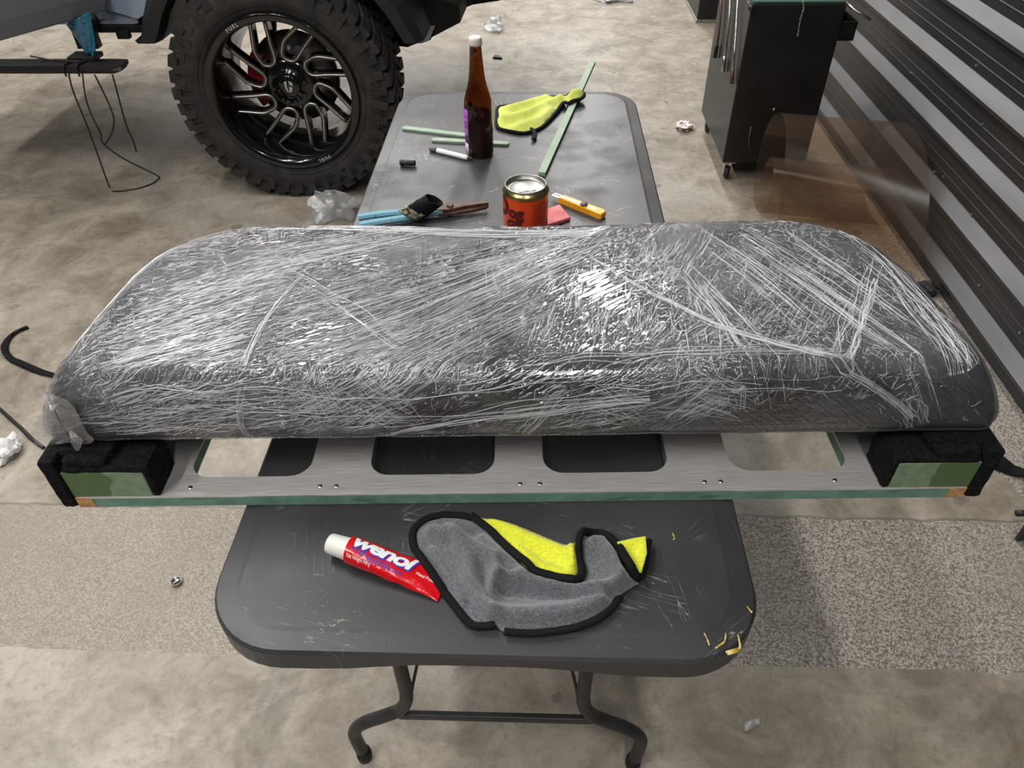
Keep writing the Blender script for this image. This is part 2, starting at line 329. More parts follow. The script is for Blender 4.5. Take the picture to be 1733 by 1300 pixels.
class MB:
    """collects shapes; build() links them as one mesh object"""
    def __init__(s): s.v = []; s.f = []; s.sm = []
    def add(s, vs, fs, smooth=False):
        b = len(s.v)
        s.v += [tuple(p) for p in vs]
        s.f += [tuple(b + i for i in f) for f in fs]
        s.sm += [smooth] * len(fs)
        return s
    def box(s, c, d, rot=None, bev=0.0):
        hx, hy, hz = d[0] / 2, d[1] / 2, d[2] / 2
        if bev <= 0:
            vs = [Vector((sx * hx, sy * hy, sz * hz)) for sx in (-1, 1) for sy in (-1, 1) for sz in (-1, 1)]
            fs = [(0, 1, 3, 2), (4, 6, 7, 5), (0, 4, 5, 1), (2, 3, 7, 6), (0, 2, 6, 4), (1, 5, 7, 3)]
        else:
            bm = bmesh.new(); bmesh.ops.create_cube(bm, size=1.0)
            for v in bm.verts: v.co = Vector((v.co.x * d[0], v.co.y * d[1], v.co.z * d[2]))
            bmesh.ops.bevel(bm, geom=list(bm.edges), offset=bev, segments=2, profile=0.6, affect='EDGES')
            bm.verts.index_update()
            vs = [v.co.copy() for v in bm.verts]; fs = [[v.index for v in f.verts] for f in bm.faces]; bm.free()
        if rot is not None: vs = [rot @ v for v in vs]
        return s.add([v + Vector(c) for v in vs], fs, False)
    def prism(s, outline, z0, z1, bev=0.0):
        n = len(outline)
        if bev > 0:
            cx = sum(p[0] for p in outline) / n; cy = sum(p[1] for p in outline) / n
            def ins(p, d):
                q = Vector((p[0] - cx, p[1] - cy)); l = q.length or 1
                q *= (l - d) / l; return (q.x + cx, q.y + cy)
            rings = [(bev, z0), (0, z0 + bev), (0, z1 - bev), (bev, z1)]
            vs = []; fs = []
            for d_, z in rings: vs += [(*ins(p, d_), z) for p in outline]
            for k in range(3):
                for i in range(n):
                    j = (i + 1) % n; fs.append((k * n + i, k * n + j, (k + 1) * n + j, (k + 1) * n + i))
            fs.append(tuple(reversed(range(n)))); fs.append(tuple(range(3 * n, 4 * n)))
            return s.add(vs, fs)
        vs = [(p[0], p[1], z0) for p in outline] + [(p[0], p[1], z1) for p in outline]
        fs = [tuple(reversed(range(n))), tuple(range(n, 2 * n))]
        fs += [(i, (i + 1) % n, n + (i + 1) % n, n + i) for i in range(n)]
        return s.add(vs, fs)
    def tube(s, pts, r, n=10, cap=True, flat=1.0, smooth=True, up=None):
        pts = [Vector(p) for p in pts]
        rs = r if isinstance(r, (list, tuple)) else [r] * len(pts)
        vs = []; fs = []; prev = None
        for i, p in enumerate(pts):
            a = pts[max(i - 1, 0)]; b = pts[min(i + 1, len(pts) - 1)]
            t = (b - a).normalized() if (b - a).length > 1e-9 else Vector((0, 0, 1))
            if prev is None:
                ref = Vector(up) if up else (Vector((0, 0, 1)) if abs(t.z) < 0.9 else Vector((1, 0, 0)))
            else: ref = prev
            side = t.cross(ref)
            if side.length < 1e-6: side = t.orthogonal()
            side.normalize(); nrm = side.cross(t).normalized(); prev = nrm
            for k in range(n):
                a_ = 2 * math.pi * k / n
                vs.append(p + side * (math.cos(a_) * rs[i]) + nrm * (math.sin(a_) * rs[i] * flat))
        m = len(pts)
        for i in range(m - 1):
            for k in range(n):
                k2 = (k + 1) % n
                fs.append((i * n + k, i * n + k2, (i + 1) * n + k2, (i + 1) * n + k))
        if cap:
            fs.append(tuple(reversed(range(n)))); fs.append(tuple(range((m - 1) * n, m * n)))
        return s.add(vs, fs, smooth)
    def lathe(s, prof, n=40, axis='z', c=(0, 0, 0), a0=0.0, a1=2 * math.pi, smooth=True):
        """prof: (radius, height) pairs turned about an axis"""
        full = abs(a1 - a0 - 2 * math.pi) < 1e-6
        m = n if full else n + 1
        vs = []; fs = []
        for r, h in prof:
            for k in range(m):
                a = a0 + (a1 - a0) * k / n
                x, y = r * math.cos(a), r * math.sin(a)
                p = (x, y, h) if axis == 'z' else ((x, h, y) if axis == 'y' else (h, x, y))
                vs.append((p[0] + c[0], p[1] + c[1], p[2] + c[2]))
        for i in range(len(prof) - 1):
            for k in range(n):
                k2 = (k + 1) % m
                if not full and k == n: continue
                q = (i * m + k, i * m + k2, (i + 1) * m + k2, (i + 1) * m + k)
                fs.append(q if axis != 'y' else q[::-1])
        return s.add(vs, fs, smooth)
    def grid(s, rows, closed=False, smooth=True):
        n = len(rows[0]); vs = [p for r in rows for p in r]; fs = []
        for i in range(len(rows) - 1):
            for k in range(n if closed else n - 1):
                k2 = (k + 1) % n
                fs.append((i * n + k, i * n + k2, (i + 1) * n + k2, (i + 1) * n + k))
        return s.add(vs, fs, smooth)
    def xform(s, mat):
        s.v = [tuple(mat @ Vector(p)) for p in s.v]; return s
    def mesh(s, name, mats):
        me = bpy.data.meshes.new(name)
        me.from_pydata(s.v, [], s.f)
        me.polygons.foreach_set('use_smooth', s.sm)
        for m in (mats if isinstance(mats, (list, tuple)) else [mats]): me.materials.append(m)
        me.update()
        bm = bmesh.new(); bm.from_mesh(me)
        bmesh.ops.recalc_face_normals(bm, faces=bm.faces); bm.to_mesh(me); bm.free()
        return me
    def build(s, name, m, parent=None, loc=None):
        o = bpy.data.objects.new(name, s.mesh(name, m))
        if loc is not None:
            L = Vector(loc); o.data.transform(Matrix.Translation(-L)); o.location = L
        return link(o, parent)

def rrect(x0, x1, y0, y1, r, n=7):
    """rounded rectangle, counter-clockwise; r may be four radii (x0y0, x1y0, x1y1, x0y1)"""
    rr = r if isinstance(r, (list, tuple)) else [r] * 4
    pts = []
    for (cx, cy, a, q) in ((x0 + rr[0], y0 + rr[0], 180, rr[0]), (x1 - rr[1], y0 + rr[1], 270, rr[1]), (x1 - rr[2], y1 - rr[2], 0, rr[2]), (x0 + rr[3], y1 - rr[3], 90, rr[3])):
        for k in range(n + 1):
            t = R(a + 90 * k / n)
            pts.append((cx + q * math.cos(t), cy + q * math.sin(t)))
    return pts

def resample(pts, step, closed=True):
    P = [Vector(p) for p in pts]
    if closed: P = P + [P[0]]
    out = []
    for a, b in zip(P[:-1], P[1:]):
        k = max(1, int((b - a).length / step + 0.5))
        out += [a.lerp(b, i / k) for i in range(k)]
    if not closed: out.append(P[-1])
    return out

def catmull(pts, sub=6, closed=False):
    P = [Vector(p) for p in pts]; n = len(P); out = []
    rng = range(n) if closed else range(n - 1)
    for i in rng:
        if closed: p0, p1, p2, p3 = P[i - 1], P[i], P[(i + 1) % n], P[(i + 2) % n]
        else: p0, p1, p2, p3 = P[max(i - 1, 0)], P[i], P[i + 1], P[min(i + 2, n - 1)]
        for k in range(sub):
            t = k / sub
            out.append(0.5 * ((2 * p1) + (p2 - p0) * t + (2 * p0 - 5 * p1 + 4 * p2 - p3) * t * t + (3 * p1 - p0 - 3 * p2 + p3) * t ** 3))
    if not closed: out.append(P[-1])
    return out

def inside(p, poly):
    x, y = p; c = False; j = len(poly) - 1
    for i in range(len(poly)):
        xi, yi = poly[i]; xj, yj = poly[j]
        if (yi > y) != (yj > y) and x < (xj - xi) * (y - yi) / (yj - yi) + xi: c = not c
        j = i
    return c

def seg_dist(p, a, b):
    ab = b - a; t = max(0.0, min(1.0, (p - a).dot(ab) / (ab.length_squared or 1e-12)))
    return (p - a - ab * t).length, t

def sheet(outline, step, hfun):
    """fill a plan outline with a fine conforming triangulation, heights from hfun(x, y, edge_distance)"""
    bd = [(p[0], p[1]) for p in resample([Vector((q[0], q[1])) for q in outline], step)]
    n = len(bd)
    bv = [Vector(p) for p in bd]
    xs = [p[0] for p in bd]; ys = [p[1] for p in bd]
    pts = list(bv); y = min(ys); row = 0
    while y < max(ys):
        x = min(xs) + (step / 2 if row % 2 else 0)
        while x < max(xs):
            if inside((x, y), bd):
                q = Vector((x, y))
                if min((q - b).length_squared for b in bv[::1]) > (0.55 * step) ** 2: pts.append(q)
            x += step
        y += step * 0.87; row += 1
    res = geometry.delaunay_2d_cdt(pts, [(i, (i + 1) % n) for i in range(n)], [], 1, 1e-6)
    vs2, _, faces = res[0], res[1], res[2]
    out = []
    for v in vs2:
        ed = min(seg_dist(v, bv[i], bv[(i + 1) % n])[0] for i in range(0, n)) if n < 400 else min((v - b).length for b in bv)
        out.append((v.x, v.y, hfun(v.x, v.y, ed)))
    return out, [tuple(f) for f in faces]

def solidify(o, t, offset=-1):
    m = o.modifiers.new('thickness', 'SOLIDIFY'); m.thickness = t; m.offset = offset
    return o

def text_mesh(body, size, shear=0.0, offset=0.0, extrude=0.0, spacing=1.0, align='CENTER'):
    c = bpy.data.curves.new('lettering', 'FONT')
    c.body = body; c.size = size; c.shear = shear; c.offset = offset; c.extrude = extrude
    c.align_x = align; c.align_y = 'CENTER'; c.space_character = spacing; c.resolution_u = 3
    o = bpy.data.objects.new('lettering', c); COL.objects.link(o)
    bpy.context.view_layer.update()
    me = bpy.data.meshes.new_from_object(o.evaluated_get(bpy.context.evaluated_depsgraph_get()))
    bm = bmesh.new(); bm.from_mesh(me)
    bmesh.ops.triangulate(bm, faces=bm.faces)
    for _ in range(1):
        long_e = [e for e in bm.edges if e.calc_length() > size * 0.22]
        if long_e: bmesh.ops.subdivide_edges(bm, edges=long_e, cuts=2)
    bmesh.ops.triangulate(bm, faces=bm.faces)
    bm.verts.index_update()
    vs = [v.co.copy() for v in bm.verts]; fs = [tuple(v.index for v in f.verts) for f in bm.faces]
    bm.free(); bpy.data.objects.remove(o); bpy.data.curves.remove(c); bpy.data.meshes.remove(me)
    return vs, fs

def nz(x, y, z=0.0): return noise.noise(Vector((x, y, z)))

def crumple(name, center, size, mat, label, cat, seed, flat=0.5, parent=None, group=None):
    """a crumpled scrap of sheet: faceted folded shell resting on the floor"""
    rr = random.Random(seed); bm = bmesh.new()
    bmesh.ops.create_icosphere(bm, subdivisions=3, radius=1.0)
    off = Vector((seed * 3.1, seed * 1.7, 0))
    for v in bm.verts:
        d = v.co.normalized()
        k = 0.72 + 0.55 * noise.noise(d * 1.6 + off) + 0.32 * abs(noise.noise(d * 4.2 + off)) + 0.12 * noise.noise(d * 9 + off)
        v.co = Vector((d.x * size[0] * k, d.y * size[1] * k, d.z * size[2] * k))
    zmin = min(v.co.z for v in bm.verts)
    for v in bm.verts: v.co.z = max(0.0008, v.co.z - zmin * flat) if v.co.z - zmin * flat > 0 else 0.0008 + 0.002 * rr.random()
    bm.verts.index_update()
    mb = MB(); mb.add([v.co + Vector(center) for v in bm.verts], [[v.index for v in f.verts] for f in bm.faces]); bm.free()
    o = mb.build(name, mat, parent, center)
    if label: tag(o, label, cat, group)
    return o

# ------------------------------------------------------------------ the setting
T = 0.735            # table top height
o = MB()
gx = [-9 + 0.5 * i for i in range(0, 22)] + [1.62]
gy = [-3 + 0.75 * i for i in range(0, 26)]
o.grid([[(x, y, 0.0) for x in gx] for y in gy])
floor = tag(o.build('floor', M['floor']), 'mottled concrete workshop floor with a speckled aggregate band', None, kind='structure')

prof = [(1.468, 0.0)]
zb = 0.085
while zb < 4.3:
    prof += [(1.468, zb - 0.034), (1.432, zb - 0.012), (1.432, zb), (1.468, zb + 0.036)]
    for g in (0.066, 0.098):
        prof += [(1.468, zb + g - 0.004), (1.4662, zb + g - 0.001), (1.4662, zb + g + 0.001), (1.468, zb + g + 0.004)]
    zb += 0.184
o = MB()
ys = [-3.0, 15.0]
for a, b in zip(prof[:-1], prof[1:]):
    o.add([(a[0], ys[0], a[1]), (a[0], ys[1], a[1]), (b[0], ys[1], b[1]), (b[0], ys[0], b[1])], [(0, 1, 2, 3)])
wall = tag(o.build('wall_right', M['wall']), 'dark grey ribbed metal cladding wall', None, kind='structure')
sm = MB().lathe([(0.0, 0.004), (0.004, 0.0035), (0.0055, 0.0)], 8, 'x', smooth=False).xform(Matrix.Scale(-1, 4, (1, 0, 0))).mesh('screw', M['screw'])
for (sy, sz) in ((2.62, 0.31), (2.55, 0.325), (2.30, 0.31), (3.25, 0.29), (2.02, 0.52), (2.45, 0.56), (1.95, 0.335), (2.1, 0.16), (2.62, 0.69), (1.92, 0.72), (2.0, 0.71), (3.05, 0.52), (1.83, 0.17), (3.7, 0.14)):
    s = bpy.data.objects.new('screw', sm); s.location = (1.467, sy, sz); link(s, wall)

# ------------------------------------------------------------------ folding table
tab = thing('folding_table', 'long black plastic folding table with worn scratched top', 'table', (-0.063, 1.36, 0.0))
TX0, TX1, TY0, TY1 = -0.413, 0.287, 0.445, 2.275
def table_top():
    mb = MB(); cx, cy = -0.063, 1.36
    rings = [(0.10, T), (0.034, T), (0.028, T - 0.0012), (0.004, T - 0.0035), (0.0, T - 0.008), (0.0, T - 0.040), (0.004, T - 0.045), (0.012, T - 0.045), (0.014, T - 0.02), (0.10, T - 0.02)]
    rows = []
    for ins, z in rings:
        o_ = rrect(TX0 + ins, TX1 - ins, TY0 + ins, TY1 - ins, max(0.02, 0.105 - ins), 10)
        # densify the straight end edges so that the skirt can arch
        dense = []
        for a, b in zip(o_, o_[1:] + o_[:1]):
            k = 12 if (Vector(b) - Vector(a)).length > 0.2 else 1
            dense += [(a[0] + (b[0] - a[0]) * i / k, a[1] + (b[1] - a[1]) * i / k) for i in range(k)]
        row = []
        for x, y in dense:
            zz = z
            if z <= T - 0.039:
                end = min(abs(y - TY0), abs(TY1 - y))
                if end < 0.03: zz += 0.016 * math.exp(-((x - cx) / 0.14) ** 4)
            row.append((x, y, zz))
        rows.append(row)
    n = len(rows[0])
    mb.grid(rows, closed=True, smooth=False)
    b = len(mb.v)
    mb.add(rows[0], [tuple(range(n))]); mb.add(rows[-1], [tuple(range(n))])
    return mb
tt = table_top().xform(Matrix.Translation((0.063, -1.36, 0))).build('tabletop', M['table'], tab)
def leg_set(y, tilt):
    for s in (-1, 1):
        cx = -0.064
        P = [(cx + s * 0.157, y + tilt, T - 0.03), (cx + s * 0.157, y + tilt * 0.4, 0.40), (cx + s * 0.157, y, 0.275), (cx + s * 0.172, y, 0.222), (cx + s * 0.20, y, 0.195), (cx + s * 0.25, y, 0.158), (cx + s * 0.272, y, 0.125), (cx + s * 0.276, y, 0.09), (cx + s * 0.270, y, 0.012)]
        P = [(p[0] + 0.063, p[1] - 1.36, p[2]) for p in P]
        lg = MB().tube(catmull(P, 5), 0.0125, 12).build('leg', M['steel_black'], tab)
        MB().lathe([(0.0, 0.0), (0.0145, 0.0), (0.0155, 0.012), (0.0145, 0.03), (0.0, 0.031)], 12, c=(P[-1][0], P[-1][1], 0.0)).build('rubber_foot', M['black_plastic'], lg)
        Q = [(cx + s * 0.147, y, 0.285), (cx + s * 0.135, y + 0.02, 0.34), (cx + s * 0.115, y + 0.05, 0.42), (cx + s * 0.04, y + 0.28 * (1 if tilt < 1 and y < 1 else -1), T - 0.03)]
        Q = [(p[0] + 0.063, p[1] - 1.36, p[2]) for p in Q]
        MB().tube(catmull(Q, 4), 0.0032, 6).build('brace_rod', M['rust'], tab)
    MB().box((-0.001, y - 1.36, 0.196), (0.36, 0.012, 0.018), bev=0.003).build('crossbar', M['steel_black'], tab)
leg_set(0.615, 0.0)
leg_set(2.10, 0.0)

# ------------------------------------------------------------------ bench base on the table
BO = Vector((-0.018, 0.68, T + 0.001)); BA = 0.0366
BM_ = Matrix.Translation(BO) @ Matrix.Rotation(BA, 4, 'Z')
BI = BM_.inverted()
base = thing('seat_base', 'wooden seat base with brushed grey top, green edge and felt covered ends', 'seat base', BO, BA)
def plate(z0, z1, name, mat):
    outer = rrect(-0.628, 0.628, 0.0, 0.41, 0.006, 2)
    holes = [rrect(a, b, 0.036, 0.36, 0.03, 6) for a, b in ((-0.480, -0.305), (-0.219, -0.037), (0.034, 0.216), (0.305, 0.477))]
    pts = [Vector(p) for p in outer]; edges = [(i, (i + 1) % len(outer)) for i in range(len(outer))]
    loops = [list(range(len(outer)))]
    for h in holes:
        b = len(pts); pts += [Vector(p) for p in h]
        edges += [(b + i, b + (i + 1) % len(h)) for i in range(len(h))]; loops.append([b + i for i in range(len(h))])
    vs, _, fs, _, _, _ = geometry.delaunay_2d_cdt(pts, edges, [], 1, 1e-7)
    hp = [[(p[0], p[1]) for p in h] for h in holes]
    keep = []
    for f in fs:
        c = sum((vs[i] for i in f), Vector((0, 0))) / len(f)
        if not any(inside((c.x, c.y), h) for h in hp): keep.append(tuple(f))
    n = len(vs); mb = MB()
    V = [(v.x, v.y, z0) for v in vs] + [(v.x, v.y, z1) for v in vs]
    F = [tuple(reversed(f)) for f in keep] + [tuple(n + i for i in f) for f in keep]
    for lp in loops:
        F += [(lp[i], lp[(i + 1) % len(lp)], n + lp[(i + 1) % len(lp)], n + lp[i]) for i in range(len(lp))]
    mb.add(V, F)
    return mb.build(name, mat, base)
plate(0.0, 0.018, 'green_board', M['green'])
plate(0.018, 0.0205, 'brushed_facing', M['brushed'])
sc = MB().lathe([(0.0, 0.0012), (0.003, 0.0012), (0.0036, 0.0)], 10).mesh('screw', M['screw'])
for x in (-0.285, -0.262, 0.0, 0.028, 0.262, 0.285, 0.447, -0.47):
    s = bpy.data.objects.new('screw', sc); s.location = (x, 0.016, 0.0205); link(s, base)
def felt_shape(mb_boxes, name, parent):
    """boxes welded into one padded felt cover with a fuzzy uneven skin"""
    mb = MB()
    for c, d in mb_boxes: mb.box(c, d, bev=0.005)
    o_ = mb.build(name, M['felt'], parent)
    sub = o_.modifiers.new('dense', 'SUBSURF'); sub.subdivision_type = 'SIMPLE'; sub.levels = 2; sub.render_levels = 3
    tx = bpy.data.textures.get('fuzz') or bpy.data.textures.new('fuzz', 'CLOUDS'); tx.noise_scale = 0.004
    dm = o_.modifiers.new('fuzz', 'DISPLACE'); dm.texture = tx; dm.strength = 0.003; dm.mid_level = 0.5
    return o_
for s in (-1, 1):
    blk = MB().box((s * 0.573, 0.028, 0.046), (0.112, 0.054, 0.050), bev=0.0015)
    # short filler reaching the outer cheek
    blk.box((s * 0.606, 0.10, 0.046), (0.05, 0.12, 0.05))
    body = blk.build('end_block', M['face'], base)
    MB().add([(s * 0.604, -0.0002, 0.0), (s * 0.628, -0.0002, 0.0), (s * 0.628, -0.0002, 0.020), (s * 0.612, -0.0002, 0.0195), (s * 0.604, -0.001, 0.018),
              (s * 0.604, 0.006, 0.0), (s * 0.628, 0.006, 0.0), (s * 0.628, 0.006, 0.020), (s * 0.612, 0.006, 0.0195), (s * 0.604, 0.006, 0.018)],
             [(0, 1, 2, 3, 4), (5, 9, 8, 7, 6), (0, 5, 6, 1), (1, 6, 7, 2), (2, 7, 8, 3), (3, 8, 9, 4), (4, 9, 5, 0)]).build('chipped_corner', M['bare'], base)
    felt_shape([((s * 0.640, 0.20, 0.0485), (0.022, 0.404, 0.094)),            # outer cheek
                ((s * 0.600, 0.205, 0.083), (0.086, 0.375, 0.027)),            # raised shoulder under the cushion
                ((s * 0.567, 0.030, 0.0745), (0.118, 0.058, 0.013)),           # over the front block
                ((s * 0.512, 0.032, 0.048), (0.011, 0.062, 0.056)),            # inner edge
                ((s * 0.592, 0.034, 0.084), (0.060, 0.062, 0.016))], 'felt_cover', base)

# ------------------------------------------------------------------ cushion in stretch film
cush = thing('wrapped_seat_cushion', 'long charcoal seat cushion wrapped in creased clear stretch film', 'cushion', BO, BA)
def top_z(x, y):
    lobe = 0.006 * (math.exp(-((x + 0.36) / 0.17) ** 2) + math.exp(-((x - 0.38) / 0.17) ** 2))
    return 0.210 + lobe + 0.005 * math.exp(-((y - 0.22) / 0.12) ** 2)
def cushion_rows(g=0.0, n_side=10, dens=1):
    """rings from the underside centre over the flanks to the top centre; g = offset outward"""
    rings = [  # half width, y front, y back, z, front corner radius, back corner radius
        (0.45, 0.20, 0.25, 0.102, 0.02, 0.02), (0.635, 0.050, 0.405, 0.102, 0.03, 0.10), (0.650, 0.036, 0.418, 0.107, 0.032, 0.11), (0.653, 0.031, 0.423, 0.118, 0.034, 0.115),
        (0.646, 0.030, 0.425, 0.140, 0.040, 0.12), (0.634, 0.031, 0.424, 0.165, 0.048, 0.125), (0.620, 0.035, 0.421, 0.186, 0.055, 0.13), (0.604, 0.043, 0.413, 0.200, 0.055, 0.125),
        (0.585, 0.054, 0.403, 0.2075, 0.05, 0.12), (0.565, 0.068, 0.39, 0.2105, 0.05, 0.115), (0.53, 0.10, 0.36, None, 0.045, 0.10), (0.49, 0.14, 0.32, None, 0.035, 0.07), (0.45, 0.18, 0.28, None, 0.02, 0.035), (0.43, 0.2299, 0.2301, None, 0.0, 0.0)]
    rows = []
    for w, y0, y1, z, rf, rb in rings:
        gy = g if y1 - y0 > 0.01 else 0.0
        o_ = rrect(-w - g, w + g, y0 - gy, y1 + gy, [rf, rf, rb, rb], n_side)
        dense = []
        for i, (a, b) in enumerate(zip(o_, o_[1:] + o_[:1])):
            k = 1
            m_ = (i + 1) % (n_side + 1)
            if m_ == 0: k = 60 * dens if (i // (n_side + 1)) in (0, 2) else 18 * dens
            dense += [(a[0] + (b[0] - a[0]) * j / k, a[1] + (b[1] - a[1]) * j / k) for j in range(k)]
        row = []
        for x, y in dense:
            if z is None: zz = top_z(x, y)
            elif z < 0.15: zz = z
            else:
                f = (z - 0.15) / 0.0605
                zz = z + (top_z(x, y) - 0.2105) * f
            x *= 1.0 - 0.075 * max(0.0, min(1.0, (y - 0.03) / 0.39)) ** 1.4 * (0.4 if (z is not None and z < 0.15) else 1.0)
            zz += (g if (z is None or z > 0.19) else (-0.2 * g if z < 0.11 else 0.4 * g))
            row.append((x, y, zz))
        rows.append(row)
    return rows
def subdivide_rows(rows, k):
    out = []
    n = len(rows[0])
    cols = [catmull([r[i] for r in rows], k) for i in range(n)]
    for j in range(len(cols[0])): out.append([tuple(c[j]) for c in cols])
    return out
mb = MB(); rows = subdivide_rows(cushion_rows(0.0), 2); mb.grid(rows, closed=True)
n = len(rows[0]); mb.add(rows[0], [tuple(range(n))])
mb.build('cushion', M['cushion'], cush)
film_rows = subdivide_rows(cushion_rows(0.003), 3)
# the film spans hollows and puckers slightly between strands
fr = []
for r in film_rows:
    q = []
    for (x, y, z) in r:
        d = 0.0016 * nz(x * 30 + y * 22, y * 60 - x * 14, z * 30) + 0.0010 * nz(x * 90, y * 120, z * 90)
        sx = x / 0.65; 
        q.append((x + 0.6 * d * sx, y + (d if y < 0.2 else -d) * (1 if z < 0.2 else 0.0), z + (d if z > 0.19 else 0.3 * d)))
    fr.append(q)
mb = MB(); mb.grid(fr, closed=True); n = len(fr[0])
mb.add(fr[0], [tuple(range(n))])
fv = [Vector(p) for p in mb.v]; ff = list(mb.f)
film = mb.build('stretch_film', M['film'], cush)
uvl = film.data.uv_layers.new(name='unrolled')
for lp in film.data.loops:
    c = film.data.vertices[lp.vertex_index].co
    v = c.y - max(0.0, 0.205 - c.z) if c.y < 0.22 else c.y + max(0.0, 0.205 - c.z)
    uvl.data[lp.index].uv = (c.x, v)
bvh = BVHTree.FromPolygons(fv, ff)
def on_film(u, v):
    """point of the film for unrolled coordinates: v along the top, below 0.05 down the front"""
    if v >= 0.05:
        g = Vector((u, v, 0.30)); h = bvh.ray_cast(g, Vector((0, 0, -1)))
    else:
        g = Vector((u, -0.1, 0.205 - (0.05 - v))); h = bvh.ray_cast(g, Vector((0, 1, 0)))
    if h[0] is None: h = bvh.find_nearest(g)
    return h[0], h[1]
def uv_of(p):
    """unrolled coordinates of a world point near the film"""
    q = BI @ Vector(p)
    return (q.x, q.y) if q.z > 0.19 else (q.x, 0.05 - (0.205 - q.z))
cr = MB()
def strand(a, b, r, wob=0.0015, bow=0.0):
    L = math.hypot(b[0] - a[0], b[1] - a[1]); k = max(2, int(L / 0.014)); ph = rnd.random() * 50
    nx, ny = -(b[1] - a[1]) / (L or 1), (b[0] - a[0]) / (L or 1)
    pts = []
    for i in range(k + 1):
        t = i / k; w = wob * nz(ph + t * L * 40, ph) + bow * math.sin(math.pi * t) * L
        p, nrm = on_film(a[0] + (b[0] - a[0]) * t + nx * w, a[1] + (b[1] - a[1]) * t + ny * w)
        if p is None: continue
        if nrm.z < -0.2 or abs(p.x) > 0.70: return
        pts.append(p + nrm * r * 0.5)
    if len(pts) < 2: return
    r *= 0.72
    rs = [r * (0.35 + 0.65 * math.sin(math.pi * (0.08 + 0.84 * i / (len(pts) - 1)))) for i in range(len(pts))]
    cr.tube(pts, rs, 4, cap=False)
def bundle(p0, p1, count, spread, lmin, lmax, r0, r1, jit=0.03, wob=0.0015):
    a = uv_of(p0); b = uv_of(p1); L = math.hypot(b[0] - a[0], b[1] - a[1])
    dx, dy = (b[0] - a[0]) / L, (b[1] - a[1]) / L
    for _ in range(int(count * 1.25)):
        s = (rnd.random() - 0.5) * 2 * spread; l = lmin + (lmax - lmin) * rnd.random() ** 1.8
        t = rnd.random() * max(0.0, L - l * 0.5) - l * 0.2
        an = math.atan2(dy, dx) + rnd.gauss(0, jit)
        x = a[0] + dx * t - dy * s; y = a[1] + dy * t + dx * s
        e = (x + math.cos(an) * l, y + math.sin(an) * l)
        if not (-0.64 < x < 0.64 and -0.05 < y < 0.425 and -0.64 < e[0] < 0.64 and -0.055 < e[1] < 0.425): continue
        strand((x, y), e, r0 + (r1 - r0) * rnd.random() ** 2, wob)
def rope(pts, width, count, r0, r1):
    """film edge pulled together into a band of parallel strands"""
    P = [Vector((*uv_of(p), 0)) for p in pts]; P = catmull(P, 4)
    for _ in range(count):
        s = (rnd.random() - 0.5) * width; ph = rnd.random() * 30
        i0 = rnd.randrange(0, max(1, len(P) - 4)); i1 = min(len(P) - 1, i0 + rnd.randrange(4, len(P)))
        prev = None; pts3 = []
        for i in range(i0, i1 + 1):
            t = (P[min(i + 1, len(P) - 1)] - P[max(i - 1, 0)]).normalized()
            w = s + 0.25 * width * nz(ph + i * 0.35, ph)
            p, nrm = on_film(P[i].x - t.y * w, P[i].y + t.x * w)
            if p is not None: pts3.append(p + nrm * 0.0008)
        if len(pts3) > 1: cr.tube(pts3, 0.75 * (r0 + (r1 - r0) * rnd.random() ** 2), 4, cap=False)
# fields of fine creases, coloured white as glints, photographed directions on each part of the cushion
LB = [(*a, *b) for a, b in zip([(-0.5476, 0.685, 0.948), (-0.5607, 0.7314, 0.948), (-0.5478, 0.7949, 0.948), (-0.528, 0.8505, 0.948), (-0.5355, 0.6419, 0.948), (-0.4364, 0.9435, 0.948), (-0.3408, 0.7001, 0.948), (-0.3845, 0.7976, 0.948), (-0.3013, 0.6361, 0.948)], [(-0.3812, 0.7591, 0.948), (-0.3904, 0.8177, 0.948), (-0.3786, 0.8971, 0.948), (-0.3541, 0.9778, 0.948), (-0.371, 0.6996, 0.948), (-0.1981, 1.0507, 0.948), (-0.1657, 0.8012, 0.948), (-0.1893, 0.9153, 0.948), (-0.1559, 0.7266, 0.948)])]
for q in LB: bundle(q[:3], q[3:], 210, 0.045, 0.004, 0.045, 0.00025, 0.0008, 0.13, 0.002)
for a, b, c_ in zip([(-0.2789, 0.7994, 0.948), (-0.2235, 0.7618, 0.948), (-0.3865, 0.9606, 0.948), (-0.1657, 0.8012, 0.948), (-0.1979, 0.7028, 0.948), (-0.1825, 0.931, 0.948)], [(-0.0423, 0.9653, 0.948), (0.0484, 1.0003, 0.948), (-0.1812, 1.0696, 0.948), (0.1055, 1.0362, 0.948), (-0.0052, 0.8586, 0.948), (0.0881, 1.0634, 0.948)], (60, 70, 60, 60, 50, 40)):
    bundle(a, b, c_, 0.03, 0.03, 0.22, 0.00025, 0.0007, 0.05, 0.002)
for a, b, c_ in zip([(0.2716, 1.0844, 0.948), (0.3213, 1.0945, 0.948), (0.3811, 1.1049, 0.948), (0.2706, 1.0205, 0.948), (0.2219, 0.9368, 0.948), (0.3699, 0.939, 0.948)], [(0.4448, 0.7733, 0.948), (0.4954, 0.7866, 0.948), (0.5205, 0.8126, 0.948), (0.3703, 0.8101, 0.948), (0.2958, 0.7585, 0.948), (0.4987, 0.7155, 0.948)], (11, 12, 11, 9, 9, 16)):
    bundle(a, b, c_, 0.022, 0.05, 0.30, 0.0003, 0.0009, 0.03, 0.0012)
